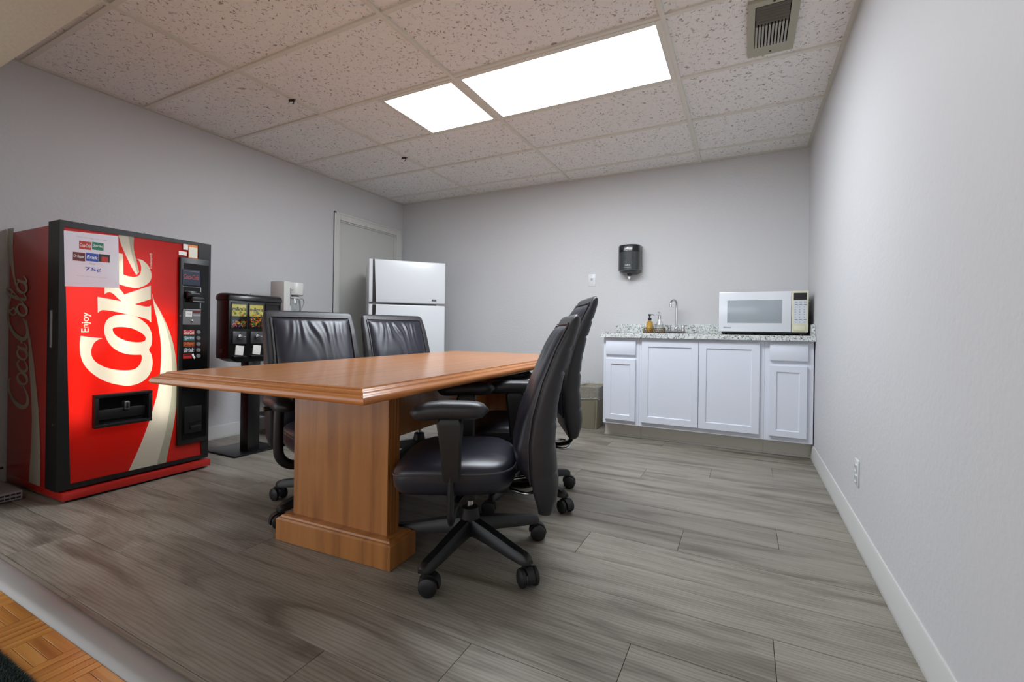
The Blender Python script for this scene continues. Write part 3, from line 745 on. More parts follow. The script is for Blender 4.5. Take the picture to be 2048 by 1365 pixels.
ENV = [(ex-p[1]*ew/th_, ey+p[0]*eh/tw) for p in TV]
ENL = [[ENV[i] for i in lp] for lp in boundary_loops(TF)]
b_ = [(p[0], p[1]) for p in frame_in]; cx_ = sum(p[0] for p in b_)/8; cz_ = sum(p[1] for p in b_)/8
sheet = [(dl+.014, db+.014), (dr_-.014, db+.014), (dr_-.014, dt-.014), (dl+.014, dt-.014)]
V, Fc = fill2d([sheet, CO, OH, K, EE, R1, R2]+ENL, fr(FO)); pan = link('lit_panel', V, Fc, M_LRED, vm); pan['label'] = 'backlit red front panel'
def lit(name, loops, M, lab=None):
    V, Fc = fill2d(loops, fr(FO)); o = link(name, V, Fc, M, pan)
    if lab: o['label'] = lab
lit('lettering', [CO, OH], M_LWHITE, 'cream letters C and o'); lit('lettering', [K], M_LWHITE, 'cream letter k'); lit('lettering', [EE], M_LWHITE, 'cream letter e')
lit('ribbon', [R1L], M_LWHITE); lit('ribbon_shade', [R1S], M_LSHADE); lit('ribbon', [R2L], M_LWHITE); lit('ribbon_shade', [R2S], M_LSHADE)
link('enjoy_lettering', [(FO, a, c) for a, c in ENV], TF, M_LWHITE, pan)
p = vf(302, 523, -.0295); text('trademark_lettering', 'Trademark®', .018, (-.0292, p[0], p[1]), (0, 0, 1), (0, -1, 0), mat('ink_cream', (232, 226, 205), .5), vm)
# dispensing slot
q0, q1 = vf(184, 791), vf(298, 838)
sl0, sl1, sz0, sz1 = q0[0], q1[0], vf(187, 857)[1], vf(184, 791)[1]
bm = bmesh.new(); e = .018
for a in ((-.03, .004, sl0, sl1, sz1-e, sz1), (-.03, .004, sl0, sl1, sz0, sz0+e), (-.03, .004, sl0, sl0+e, sz0+e, sz1-e), (-.03, .004, sl1-e, sl1, sz0+e, sz1-e)): bm_box(bm, *a, bev=.002)
fc = from_bm('dispensing_slot', bm, M_BLK, vm, angle=40)
box('slot_back', -.0295, -.0265, sl0+e, sl1-e, sz0+e, sz1-e, M_BLKG, fc)
box('slot_flap', -.026, -.018, sl0+e+.004, sl1-e-.004, sz0+e+.02, sz0+(sz1-sz0)*.52, M_BLK, fc, .003)
px_ = vf(251, 810); box('slot_latch', -.026, -.008, px_[0]-.013, px_[0]+.012, px_[1]-.024, px_[1]+.022, M_STEEL, fc, .003); box('slot_latch_cover', -.026, -.005, px_[0]-.005, px_[0]+.003, px_[1]-.016, px_[1]+.016, M_BLK, fc, .001)
# control column
c0, c1 = vf(357, 515)[0], VWD+.001
cz0, cz1 = vf(362.5, 890)[1], vf(357, 514)[1]
col = box('control_column', -.06, -.010, c0, c1-.012, cz0, cz1, M_BLK, vm, .006)
box('column_inset', -.011, -.0085, c0+.02, c1-.02, cz0+.03, cz1-.035, M_BLKG, col)
CO_ = -.0085
def onc(u, v): return vf(u, v, CO_)
def card(name, u0, v0, u1, v1, M, t=.002, parent=col, off=CO_):
    a, c = vf(u0, v0, off), vf(u1, v1, off); ya, yb = sorted((a[0], c[0])); za, zb = sorted((a[1], c[1]))
    return box(name, off, off+t, ya, yb, za, zb, M, parent), (ya, yb, za, zb)
def ftext(name, body, r, M, off, parent, fit=.9, shear=0., bold=0.):
    V, Fc = text_mesh(body, 1., shear, bold); xs = [q[0] for q in V]; ys = [q[1] for q in V]
    sx = (r[1]-r[0])*fit/(max(xs)-min(xs)); sy = (r[3]-r[2])*fit/(max(ys)-min(ys)); mx_, my_ = (max(xs)+min(xs))/2, (max(ys)+min(ys))/2
    return link(name, [(off, (r[0]+r[1])/2+(q[0]-mx_)*sx, (r[2]+r[3])/2+(q[1]-my_)*sy) for q in V], Fc, M, parent)
I_WH = mat('ink_white', (230, 228, 222), .6); I_RED = mat('ink_red', (186, 40, 34), .5); I_GRN = mat('ink_green', (22, 112, 84), .5); I_BLU = mat('ink_blue', (40, 74, 170), .5); I_MAR = mat('ink_maroon', (104, 28, 30), .5)
I_TEAL = mat('ink_teal', (34, 96, 104), .5); I_BRN = mat('ink_brown', (128, 48, 26), .5); I_ORG = mat('ink_orange', (226, 132, 48), .5); I_CRM = mat('ink_card', (222, 220, 205), .5); I_GRY = mat('ink_grey', (120, 118, 124), .6); I_BLK = mat('ink_black', (24, 22, 22), .5); I_NAVY = mat('ink_navy', (36, 46, 66), .4); I_YEL = mat('ink_yellow', (244, 222, 74), .5)
o, r = card('display_card', 365, 538, 400, 572, I_NAVY); ftext('display_lettering', 'Coca-Cola', (r[0]+.006, r[1]-.01, r[2]+.035, r[3]-.03), mat('ink_coral', (190, 78, 66), .5), CO_+.0024, o, 1., .3); box('display_caption', CO_+.002, CO_+.0024, r[0]+.008, r[1]-.008, r[3]-.012, r[3]-.009, I_GRY, o)
card('chrome_trim', 364.5, 573, 401, 575.5, M_CHROME, .004); card('chrome_trim', 399.5, 575.5, 401, 617, M_CHROME, .004)
# bill validator
a = onc(370, 583); c = onc(399, 606)
bv = box('bill_validator', CO_, CO_+.03, a[0], c[0]-.004, onc(380, 598)[1], onc(380, 583)[1], M_BLKG, col, .008); box('bill_mouth', CO_, CO_+.045, a[0]+.02, c[0]+.006, onc(385, 605)[1], onc(385, 595)[1], M_BLK, bv, .006)
box('mouth_rim', CO_+.0452, CO_+.047, a[0]+.022, c[0]+.004, onc(385, 604.5)[1], onc(385, 602.5)[1], M_STEEL, bv)
box('bill_mark', CO_+.03, CO_+.0304, a[0]+.02, a[0]+.07, onc(380, 588.5)[1], onc(380, 586.5)[1], I_GRY, bv)
# coin panel
o, r = card('coin_panel', 365, 618, 400.5, 650, M_STEEL, .004); yc = r[0]; hgt = r[3]-r[2]
card('coin_bar', 365, 618, 400.5, 621, M_CHROME, .009, o, CO_); card('price_card', 370.5, 623, 383, 634, I_WH, .0055, o, CO_); q, rr = card('price_window', 385, 622, 399.5, 627.5, I_MAR, .0055, o, CO_); card('coin_lip', 385, 629, 399.5, 633, M_CHROME, .008, o, CO_); card('panel_seam', 365, 636, 400.5, 637, M_BLK, .0048, o, CO_)
lk = onc(383, 642.5); lathe('panel_lock', [(0, 0), (.008, 0), (.008, .006), (.005, .008), (0, .008)], M_CHROME, o, 16, 0, 0, 'x', mtx=Matrix.Translation((CO_+.004, lk[0], lk[1])))
ftext('price_lettering', '75¢', (vf(371.5, 628, CO_)[0], vf(382, 628, CO_)[0], vf(376, 631, CO_)[1], vf(376, 626, CO_)[1]), I_GRY, CO_+.0058, o)
for k, (body, Mc, Mi) in enumerate((('Coca-Cola', I_RED, I_WH), ('Sprite', I_TEAL, I_WH), ('Dr Pepper', I_BRN, I_ORG), ('Brisk', I_NAVY, I_WH), ('', I_RED, I_BLK))):
    v0 = 660.5+k*11.9; ue = 389 if k < 4 else 383
    o, r = card('flavor_card', 366, v0, ue, v0+9.2, Mc); 
    if body: ftext('flavor_lettering', body, r, Mi, CO_+.0024, o, .86, .25, .01)
    else: box('flavor_mark', CO_+.002, CO_+.0024, r[0]+.004, r[1]-.004, r[2]+.018, r[3]-.004, Mi, o)
    bc = onc(396, v0+4.4); lathe('selection_button', [(0, 0), (.0125, 0), (.0125, .006), (.010, .0085), (0, .009)], M_GREYP, col, 20, 0, 0, 'x', mtx=Matrix.Translation((CO_, bc[0], bc[1])))
    if k == 4: tube('card_curl', [(CO_+.002, vf(385, v0, CO_)[0], vf(385, v0, CO_)[1]), (CO_+.006, vf(385.5, v0+5, CO_)[0], vf(385, v0+5, CO_)[1]), (CO_+.003, vf(389, v0+9, CO_)[0], vf(389, v0+9, CO_)[1])], .006, I_WH, col, 8, .3)
a, c = onc(368, 815), onc(402, 862)
cr = box('coin_return', CO_, CO_+.006, a[0], c[0], c[1], a[1], M_BLK, col, .003); box('return_cup', CO_+.006, CO_+.02, a[0]+.03, c[0]-.01, c[1]+.02, c[1]+.045, M_BLK, cr, .005); box('return_lip', CO_+.006, CO_+.014, a[0]+.025, c[0]-.005, c[1]+.062, c[1]+.068, M_BLKG, cr, .002)
lk = onc(360.5, 632); lathe('column_screw', [(0, 0), (.004, 0), (.003, .003), (0, .003)], M_STEEL, col, 10, 0, 0, 'x', mtx=Matrix.Translation((CO_-.0015, lk[0], lk[1])))
# stickers by the top corner
SO = -.0237
o, r = card('service_sticker', 377, 484.5+5, 395, 521, I_ORG, .0006, vm, SO+.0005); card('sticker_field', 378, 494, 394.5, 517, I_CRM, .0004, o, SO+.0012)
o, r = card('white_sticker', 366.5, 488, 376, 500.5, I_WH, .0006, vm, SO+.0005); card('white_sticker', 357.5, 502, 373.5, 512, I_WH, .0006, vm, SO+.0005)
for u, v_ in ((159, 446), (289.5, 466.5)):
    a = vf(u, v_, -.024); lathe('frame_screw', [(0, 0), (.004, 0), (.003, .003), (0, .003)], M_STEEL, vm, 10, 0, 0, 'x', mtx=Matrix.Translation((-.024, a[0], a[1])))
# taped price notice
n0, n1, n2, n3 = vf(127.5, 461, -.023), vf(236.5, 472.5, -.023), vf(238.5, 576.5, -.023), vf(129.5, 572.5, -.023)
def paper_mat():
    M = mat('notice_paper', (226, 222, 232), .7); N, L, b = nodes(M); b.inputs['Alpha'].default_value = .93; return M
no = link('price_notice', [(-.0228, *n0), (-.0228, *n1), (-.0225, *n2), (-.0225, *n3)], [(0, 1, 2, 3)], paper_mat(), vm); no['label'] = 'white paper price notice taped on the front'
NO = -.0221
def ncard(name, u0, v0, u1, v1, M): return card(name, u0, v0, u1, v1, M, .0003, no, NO)
for (u0, v0, u1, v1, Mc, body, Mi) in ((158.5, 481.5, 182, 500.5, I_RED, 'Coca-Cola', I_WH), (184.5, 484, 207, 502, I_GRN, 'Sprite', I_WH), (146, 503.5, 170, 523.5, I_MAR, 'Dr Pepper', I_WH), (172, 505.5, 196.5, 524.5, I_BLU, 'Brisk', I_WH), (197.5, 508, 219.5, 526, I_BLK, '', I_RED)):
    o, r = ncard('brand_card', u0, v0, u1, v1, Mc); m_ = (r[3]-r[2])*.26
    if not body: box('brand_mark', NO+.0003, NO+.0006, r[0]+.012, r[1]-.008, r[2]+.001, r[3]-.012, Mi, o); continue
    ftext('brand_lettering', body, (r[0], r[1], r[2]+m_, r[3]-m_), Mi, NO+.0006, o, .9, .25, .01)
def nline(body, u0, v0, u1, v1, M, bold=0.):
    a, c = vf(u0, v0, NO), vf(u1, v1, NO); ftext('notice_lettering', body, (a[0], c[0], min(a[1], c[1]), max(a[1], c[1])), M, NO+.0004, no, 1., 0, bold)
nline('Now Serving – Ice Cold', 153, 474, 213, 481, I_GRY); nline('Now', 178, 526, 190, 530, I_GRY); nline('75¢', 170.5, 534, 202, 546, I_BLU, .008); nline('Dollar changer available', 154, 551, 213, 557, I_GRY)
# near side: script lettering and wave
M_SIDE = mat('side_graphic_cream', (176, 168, 152), .45)
def side3(a, b): return (a, -.0012, b)
zs1 = lambda pts: [vs(a*.2198, 420+b*.2198) for a, b in pts]
zs2 = lambda pts: [vs(a*.2345, 700+b*.2345) for a, b in pts]
sg = flat('side_wave', [zs1([(70, 172), (130, 166), (124, 240), (120, 330), (125, 450), (135, 570), (155, 700), (140, 690), (112, 570), (88, 450), (72, 330), (68, 240)])], side3, M_SIDE, vm)
flat('side_wave', [zs1([(236, 1000), (246, 1000), (266, 1100), (288, 1230), (300, 1330)])+zs2([(280, 40), (290, 100), (310, 300), (330, 500), (340, 700), (347, 900), (345, 1100), (340, 1225), (245, 1190), (255, 1000), (270, 800), (275, 600), (270, 400), (252, 150), (246, 40)])+zs1([(266, 1250), (246, 1100)])], side3, M_SIDE, vm)
def stroke(bm, pts, wid, z):
    P_ = smooth_path([(a, b, 0) for a, b in pts], 6); n = len(P_); Lp, Rp = [], []
    for i, p in enumerate(P_):
        t = P_[min(i+1, n-1)]-P_[max(i-1, 0)]; t = t/(np.linalg.norm(t)+1e-9); q = i/(n-1)
        w_ = interp(q, np.linspace(0, 1, len(wid)), wid)/2
        Lp.append((p[0]-t[1]*w_, p[1]+t[0]*w_)); Rp.append((p[0]+t[1]*w_, p[1]-t[0]*w_))
    V = [side3(*vs(a, 420+b)) for a, b in Lp]+[side3(*vs(a, 420+b)) for a, b in Rp]
    bm_add(bm, [(v_[0], v_[1]-z, v_[2]) for v_ in V], [(i, i+1, n+i+1, n+i) for i in range(n-1)])
Z1 = lambda pts: [(a*.2198, b*.2198) for a, b in pts]
Z2 = lambda pts: [(a*.2345, 280+b*.2345) for a, b in pts]
def gl(pts, ox=0.): return [(54.5-gy*18.6, 401-(gx+ox+.22*gy)*26.2) for gx, gy in pts]
def bigC(o): return (gl([(2.1, 1.75), (1.75, 2.0), (1.15, 1.95), (.5, 1.5), (.15, .85), (.2, .25), (.65, -.08), (1.25, .02), (1.75, .4)], o), [2.5, 4.5, 4.5, 6, 8.5, 8, 6, 4, 2])
def oval(cx, o=0.): return (gl([(cx+.42*math.cos(a), .5+.52*math.sin(a)) for a in np.linspace(.9, .9+2*PI, 13)], o), [3, 4.5, 6, 4.5, 3.5, 4.5, 6, 4.5, 3])
def stem(x): return (gl([(x, 1.0), (x-.06, .55), (x, .08), (x+.2, .02), (x+.42, .3)]), [4, 5.5, 5, 3, 2])
strokes = [bigC(0), oval(2.3), (gl([(3.62, .8), (3.35, 1.02), (2.98, .8), (2.86, .4), (3.08, .02), (3.42, .02), (3.75, .3)]), [3, 4.5, 5, 6, 5, 3.5, 2]),
 oval(4.2), stem(4.66), (gl([(4.98, .55), (5.4, .6)]), [4, 4]), bigC(5.2), (gl([(7.2, 1.75), (7.5, 1.35), (7.2, 1.15), (6.95, 1.5), (7.3, 1.95), (8.1, 1.75), (8.9, 1.5)]), [2.5, 3.5, 3, 3, 3.5, 3.5, 2]),
 oval(7.55), (gl([(8.05, .3), (8.5, 1.0), (8.85, 1.75), (8.8, 2.15), (8.5, 2.0), (8.35, 1.3), (8.35, .5), (8.5, .05), (8.85, .3)]), [2, 3, 3.5, 3, 4, 6, 6, 4, 2]), oval(9.3), stem(9.76)]
bm = bmesh.new()
for i, (p_, w_) in enumerate(strokes): stroke(bm, p_, [q*1.0 for q in w_], .0002*i)
from_bm('side_script', bm, M_SIDE, vm)['label'] = 'cream script lettering on the side'
# hinge plate, key switch, foot
lathe('door_lock', [(0, 0), (.006, 0), (.006, .004), (0, .004)], M_CHROME, vm, 12, 0, 0, 'y', mtx=Matrix.Translation((-.06, dl-.004, .40)))
box('hinge_plate', -.112, -.088, dl-.003, dl, .79, .98, M_GREYP, vm, .001)
tag(vm, 'red drink vending machine with lit front and large cream lettering', 'vending machine')

# ================================================================== CANDY MACHINE
cm = empty('candy_machine', (.49, -2.29, 0), 0)
box('base_plate', -.18, .18, -.172, .178, .004, .012, M_BLKM, cm, .003)
for sx in (-.15, .15):
    for sy in (-.14, .145): lathe('foot', [(0, 0), (.012, 0), (.012, .005), (0, .005)], M_BLK, cm, 12, sx, sy)
box('pole', .04, .13, -.052, .038, .012, .665, M_BLKM, cm, .004)
hy0, hy1, hx0, hx1, hz0, hz1 = -.205, .195, -.005, .138, .668, 1.10
head = box('head', hx0, hx1, hy0, hy1, hz0+.016, hz1, M_BLKM, cm, .008, 2)
# tapered tray under the head
secs = [[(hx0+a, hy0+b, z), (hx1-a*.3, hy0+b, z), (hx1-a*.3, hy1-b, z), (hx0+a, hy1-b, z)] for a, b, z in ((.03, .075, hz0-.012), (.015, .045, hz0-.002), (.004, .012, hz0+.02))]
lofted('coin_tray', secs, M_BLKM, cm, smooth=False)
# rounded lid
secs = []
for y, k in ((hy0-.008, .55), (hy0-.004, .9), (hy0+.006, 1), (hy1-.006, 1), (hy1+.004, .9), (hy1+.008, .55)):
    xm, hw_, hh = (hx0+hx1)/2, (hx1-hx0)/2+.01, .048
    secs.append([(xm+hw_*k*math.copysign(abs(math.cos(t))**.6, math.cos(t)), y, hz1-.006+hh*k*max(0, math.sin(t))**.6) for t in np.linspace(0, PI, 15)])
lid = lofted('lid', secs, M_BLKM, cm, angle=50)
lathe('lid_lock', [(0, hz1+.03), (.008, hz1+.03), (.008, hz1+.05), (0, hz1+.052)], M_CHROME, lid, 14, hx1-.05, -.012)
box('lid_strip', hx1+.002, hx1+.006, hy0+.02, hy1-.02, hz1+.000, hz1+.006, M_STEEL, lid, .001)
cw_ = (hy1-hy0-.02)/3
I_CAN = [mat('candy_'+n, c, .25, coat=.4) for n, c in (('red', (190, 44, 26)), ('orange', (224, 116, 24)), ('yellow', (220, 186, 30)), ('green', (36, 140, 50)), ('blue', (28, 70, 190)), ('brown', (84, 44, 22)))]
ico = bmesh.new(); bmesh.ops.create_icosphere(ico, subdivisions=1, radius=1); IV = [tuple(v.co) for v in ico.verts]; IF = [tuple(v.index for v in f.verts) for f in ico.faces]; ico.free()
for c in range(3):
    y0 = hy0+.014+c*cw_; y1 = y0+cw_-.008; xf = hx1
    zt, zm, zb, zl = hz1-.022, hz1-.115, hz1-.205, hz1-.32
    bm = bmesh.new(); e = .007
    for a in ((y0, y0+e, zb, zt), (y1-e, y1, zb, zt), (y0+e, y1-e, zt-e, zt), (y0+e, y1-e, zb, zb+e)): bm_box(bm, xf, xf+.006, *a, bev=.001)
    win = from_bm('window_frame', bm, M_BLKM, cm)
    box('window_back', xf-.0005, xf+.0008, y0+e, y1-e, zb+e, zt-e, mat('window_dark', (26, 24, 24), .3), win)
    if c < 2:
        tp = zm-.012 if c == 0 else zm+.004; tp = zm-.04 if c == 0 else zm-.008
        bm = bmesh.new(); random.seed(11+c)
        for k in range(88):
            yy = random.uniform(y0+e+.006, y1-e-.006); zc = random.uniform(zb+e+.006, tp); xx = xf+.001+random.uniform(0, .0035); s = .0072
            rot = Matrix.Rotation(random.uniform(0, 3), 3, 'X') @ Matrix.Rotation(random.uniform(-.5, .5), 3, 'Y')
            bm_add(bm, [tuple(Vector((xx, yy, zc))+rot @ Vector((p_[0]*s*.5, p_[1]*s, p_[2]*s*.8))) for p_ in IV], IF, random.choices(range(6), (5, 4, 3, 4, 2.2, .6))[0])
        o = from_bm('candies', bm, I_CAN, cm, smooth=True); o['kind'] = 'stuff'; o['label'] = 'bright coloured candies behind the window'
        cd = box('brand_card', xf+.001, xf+.0025, y0+e+.002, y1-e-.002, zm-.004, zt-e-.008, I_YEL, win)
        ftext('brand_lettering', "m&m's", (y0+e+.004, y1-e-.004, zm+.034, zm+.062), I_BLK, xf+.003, cd, 1., 0, .03)
        for k in range(9):
            yy = random.uniform(y0+.018, y1-.018); zc = random.uniform(zm+.002, zm+.028)
            lathe('printed_candy', [(0, 0), (.008, 0), (.008, .0006), (0, .0006)], I_CAN[(2, 1, 3, 2, 1, 3, 2, 3, 2)[k]], cd, 12, 0, 0, 'x', mtx=Matrix.Translation((xf+.0026+k*.0002, yy, zc)))
        box('glazing', xf+.006, xf+.0075, y0+.002, y1-.002, zb+.002, zt-.002, M_GLASS, win)
    M_MECH = mat('mech_grey', (92, 93, 96), .32, metal=.7)
    mp_ = box('coin_mechanism', xf, xf+.012, y0+.012, y1-.010, zl+.008, zb-.022, M_MECH, cm, .003)
    ym_ = (y0+y1)/2; zk = (zl+zb)/2
    lathe('crank_hub', [(0, 0), (.016, 0), (.016, .01), (.008, .016), (0, .016)], M_STEEL, mp_, 18, 0, 0, 'x', mtx=Matrix.Translation((xf+.012, ym_, zk)))
    box('crank_handle', xf+.026, xf+.036, ym_-.022, ym_+.03, zk-.004, zk+.005, M_CHROME, mp_, .002); box('coin_slot', xf+.0122, xf+.016, ym_-.002, ym_+.002, zk+.012, zk+.034, M_CHROME, mp_, mtx=Matrix.Translation((0, ym_, zk+.02)) @ Matrix.Rotation(-.7, 4, 'X') @ Matrix.Translation((0, -ym_, -zk-.02)))
    ch = box('price_label', xf+.001, xf+.008, y0+.034, y1-.026, hz0+.04, zl-.005, I_WH, cm, .002, 1, mtx=Matrix.Translation((0, ym_, hz0+.08)) @ Matrix.Rotation(-.12, 4, 'X') @ Matrix.Translation((0, -ym_, -hz0-.08)))
    box('dispense_chute', xf, xf+.022, y0+.014, y1-.012, hz0+.022, hz0+.036, M_BLKM, cm, .003)
box('side_sticker', -.001+hx0+.05, hx0+.075, hy0-.0008, hy0, hz0+.055, hz0+.085, mat('ink_dusty', (110, 84, 80), .6), cm)
tag(cm, 'black bulk candy vending machine on a pole stand, candies behind windows', 'vending machine')

# ================================================================== CART AND COFFEE MAKER
ct = empty('utility_cart', (.27, -1.70, 0))
M_CART = mat('dark_grey_cart', (44, 44, 47), .45)
box('top_shelf', -.19, .19, -.24, .24, .945, .968, M_CART, ct, .006); box('lower_shelf', -.19, .19, -.24, .24, .16, .18, M_CART, ct, .006); box('middle_shelf', -.19, .19, -.24, .24, .55, .57, M_CART, ct, .006)
for sx in (-1, 1):
    for sy in (-1, 1):
        box('post', sx*.172-.014, sx*.172+.014, sy*.222-.014, sy*.222+.014, .085, .945, M_CART, ct, .003)
        w_ = lathe('caster_wheel', [(0, -.01), (.026, -.01), (.03, -.006), (.03, .006), (.026, .01), (0, .01)], M_STEEL, ct, 20, 0, 0, 'y', mtx=Matrix.Translation((sx*.172, sy*.222, .03)))
        box('caster_fork', sx*.172-.014, sx*.172+.014, sy*.222-.018, sy*.222+.018, .055, .086, M_STEEL, w_, .004)
tag(ct, 'dark rolling cart with steel casters against the left wall under the coffee maker', 'cart')
cf = empty('coffee_maker', (.27, -1.775, .968), math.radians(8))
M_CW = mat('coffee_white', (206, 205, 200), .35)
box('base', -.075, .075, -.112, .13, 0, .045, M_CW, cf, .008); box('tower', -.075, .075, -.115, -.035, .0, .325, M_CW, cf, .008)
box('water_window', .0755, .0765, -.052, -.045, .12, .27, M_GREYP, cf)
lathe('filter_basket', [(0, .215), (.074, .215), (.08, .222), (.084, .315), (.078, .325), (0, .325)], M_CW, cf, 32, 0, .062)
box('brew_bridge', -.06, .06, -.07, .05, .26, .322, M_CW, cf, .006)
cr_ = lathe('carafe', [(0, .05), (.055, .05), (.066, .07), (.068, .11), (.060, .165), (.050, .195), (.047, .196), (.057, .165), (.065, .11), (.063, .072), (.053, .053), (0, .053)], M_GLASS, cf, 32, 0, .055)
lathe('carafe_band', [(.0515, .188), (.055, .188), (.055, .204), (.0515, .204), (.0515, .188)], M_CW, cr_, 32, 0, .055); lathe('carafe_lid', [(0, .204), (.05, .204), (.045, .213), (0, .213)], mat('lid_dark', (70, 66, 60), .4), cr_, 28, 0, .055)
tube('carafe_handle', smooth_path([(.02, .10, .197), (.03, .142, .19), (.032, .15, .15), (.026, .128, .085), (.02, .11, .078)], 5), .009, M_CW, cr_, 10, .6)
box('hot_plate', -.06, .06, -.005, .115, .045, .05, M_BLK, cf, .002)
tag(cf, 'white drip coffee maker with glass carafe standing on the dark cart', 'coffee maker')

# ================================================================== REFRIGERATOR
fa = math.atan2(-.673+1.173, 1.122-.605)
fw_ = math.hypot(-.673+1.173, 1.122-.605); FZ = 1.568
fa += math.radians(3.5); fw_ = .735
fg = empty('refrigerator', (.605, -1.173, 0), fa)        # local x along the front, y to the back
cab = box('cabinet', .004, fw_-.004, .072, .66, .03, FZ-.004, M_WHITE, fg, .006)
box('plinth', .02, fw_-.02, .09, .62, 0, .03, M_BLK, fg)
gz = 1.147
fd = box('freezer_door', 0, fw_, 0, .066, gz+.008, FZ, M_WHITE, fg, .012, 3); dd_ = box('fridge_door', 0, fw_, 0, .066, .10, gz-.008, M_WHITE, fg, .012, 3)
box('door_gasket', .01, fw_-.01, .062, .074, .105, FZ-.008, M_GREYP, fg)
box('toe_grille', .01, fw_-.01, .035, .07, .015, .092, M_GREYP, fg, .003)
def handle(name, za, zb, flip, par):
    secs = []
    for t in np.linspace(0, 1, 9):
        z = za+(zb-za)*t; w_ = .018+.018*(t if not flip else 1-t)
        secs.append([(.036, -.004, z), (.036+w_*.9, -.004, z), (.036+w_*.9, .004, z), (.036, .004, z)])
    return lofted(name, secs, M_BLK, par, smooth=False)
handle('handle', gz+.012, FZ-.004, True, fd); handle('handle', .62, gz-.012, False, dd_)
box('badge', fw_-.135, fw_-.09, -.0025, 0, gz+.036, gz+.054, I_BLK, fd, .001); box('badge_mark', fw_-.126, fw_-.099, -.003, -.0024, gz+.042, gz+.049, I_GRY, fd)
box('hinge', fw_-.09, fw_-.01, .01, .07, gz-.007, gz+.007, M_STEEL, fg); box('hinge_cap', fw_-.08, fw_-.01, .02, .09, FZ-.004, FZ+.008, M_GREYP, fg, .003)
tag(fg, 'white top-freezer refrigerator standing across the corner by the door', 'refrigerator')

# ================================================================== BASE CABINETS
FY, CFY = -.485, -.505
def shaker(name, x0, x1, z0, z1, par, ins=.052):
    bm = bmesh.new(); y0, y1, yr, b = CFY, FY-.0005, CFY+.008, .006
    def rect(a, y): return [(x0+a, y, z0+a), (x1-a, y, z0+a), (x1-a, y, z1-a), (x0+a, y, z1-a)]
    secs = [rect(0, y1), rect(0, y0+.002), rect(.002, y0), rect(ins, y0), rect(ins+b, yr), ]
    V, Fc = loft(secs); bm_add(bm, V, Fc); return from_bm(name, bm, M_CABW, par)
def slab(name, x0, x1, z0, z1, par): return box(name, x0, x1, CFY, FY-.0005, z0, z1, M_CABW, par, .0025, 2)
def cabinet(x0, x1, label, group):
    t = empty('base_cabinet', ((x0+x1)/2, -.25, 0)); mx = (x0+x1)/2
    def sh(o): o.location = (-mx, .25, 0); return o
    bm = bmesh.new()
    for q in ((x0+.0005, x1-.0005, FY, FY+.018, .118, .858), (x0+.0005, x0+.018, FY+.018, -.002, .118, .858), (x1-.018, x1-.0005, FY+.018, -.002, .118, .858), (x0+.018, x1-.018, FY+.018, -.002, .118, .136), (x0+.018, x1-.018, -.01, -.002, .136, .858)): bm_box(bm, *q)
    sh(from_bm('carcass', bm, M_CABW, t))
    sh(box('toe_board', x0+.0005, x1-.0005, -.402, -.39, .0, .118, M_TOEK, t))
    if x0 < 2.7: sh(box('toe_return', x0+.004, x0+.012, -.39, -.002, 0, .118, M_TOEK, t))
    sh(box('toe_shoe', x0+.0005 if x0 > 2.7 else x0-.004, x1-.0005, -.41, -.402, .0, .014, M_TRIM, t, .002))
    tag(t, label, 'cabinet', group); return t, sh
G = 'white kitchenette cabinets'
c, sh = cabinet(2.685, 2.99, 'narrow white cabinet with drawer over door, beside the waste bin', G)
sh(slab('drawer', 2.708, 2.962, .713, .838, c)); sh(shaker('door', 2.708, 2.962, .154, .678, c, .045))
c, sh = cabinet(2.99, 3.912, 'wide white sink cabinet with two tall doors', G)
sh(shaker('door', 3.012, 3.453, .154, .841, c)); sh(shaker('door', 3.457, 3.880, .154, .841, c))
c, sh = cabinet(3.912, 4.222, 'narrow white cabinet with drawer over door, against the right wall', G)
sh(slab('drawer', 3.945, 4.185, .714, .841, c)); sh(shaker('door', 3.944, 4.182, .154, .677, c, .045))
# worktop
TOP = .9
wt = empty('granite_worktop', (3.44, -.27, TOP-.04))
def wl(o): o.location = (-3.44, .27, -(TOP-.04)); return o
SX0, SX1, SY0, SY1 = 3.03, 3.46, -.44, -.15
bm = bmesh.new(); x0, x1, y0, y1 = 2.662, XR-.002, -.532, -.001
for a in ((x0, SX0, y0, y1), (SX1, x1, y0, y1), (SX0, SX1, y0, SY0), (SX0, SX1, SY1, y1)): bm_box(bm, *a, TOP-.04, TOP)
wl(from_bm('slab', bm, M_GRANITE, wt)); wl(box('backsplash', 2.668, x1, -.022, -.001, TOP+.0002, TOP+.082, M_GRANITE, wt, .002)); wl(box('side_splash', x1-.02, x1, -.5, -.0225, TOP+.0002, TOP+.082, M_GRANITE, wt, .002))
bm = bmesh.new()
for a in ((SX0+.001, SX1-.001, SY0+.001, SY1-.001, TOP-.16, TOP-.155), (SX0+.001, SX0+.004, SY0+.001, SY1-.001, TOP-.155, TOP-.002), (SX1-.004, SX1-.001, SY0+.001, SY1-.001, TOP-.155, TOP-.002), (SX0+.004, SX1-.004, SY0+.001, SY0+.004, TOP-.155, TOP-.002), (SX0+.004, SX1-.004, SY1-.004, SY1-.001, TOP-.155, TOP-.002)): bm_box(bm, *a)
wl(from_bm('sink_bowl', bm, M_STEEL, wt))
tag(wt, 'speckled grey and white granite worktop with backsplash on white cabinets', 'worktop')
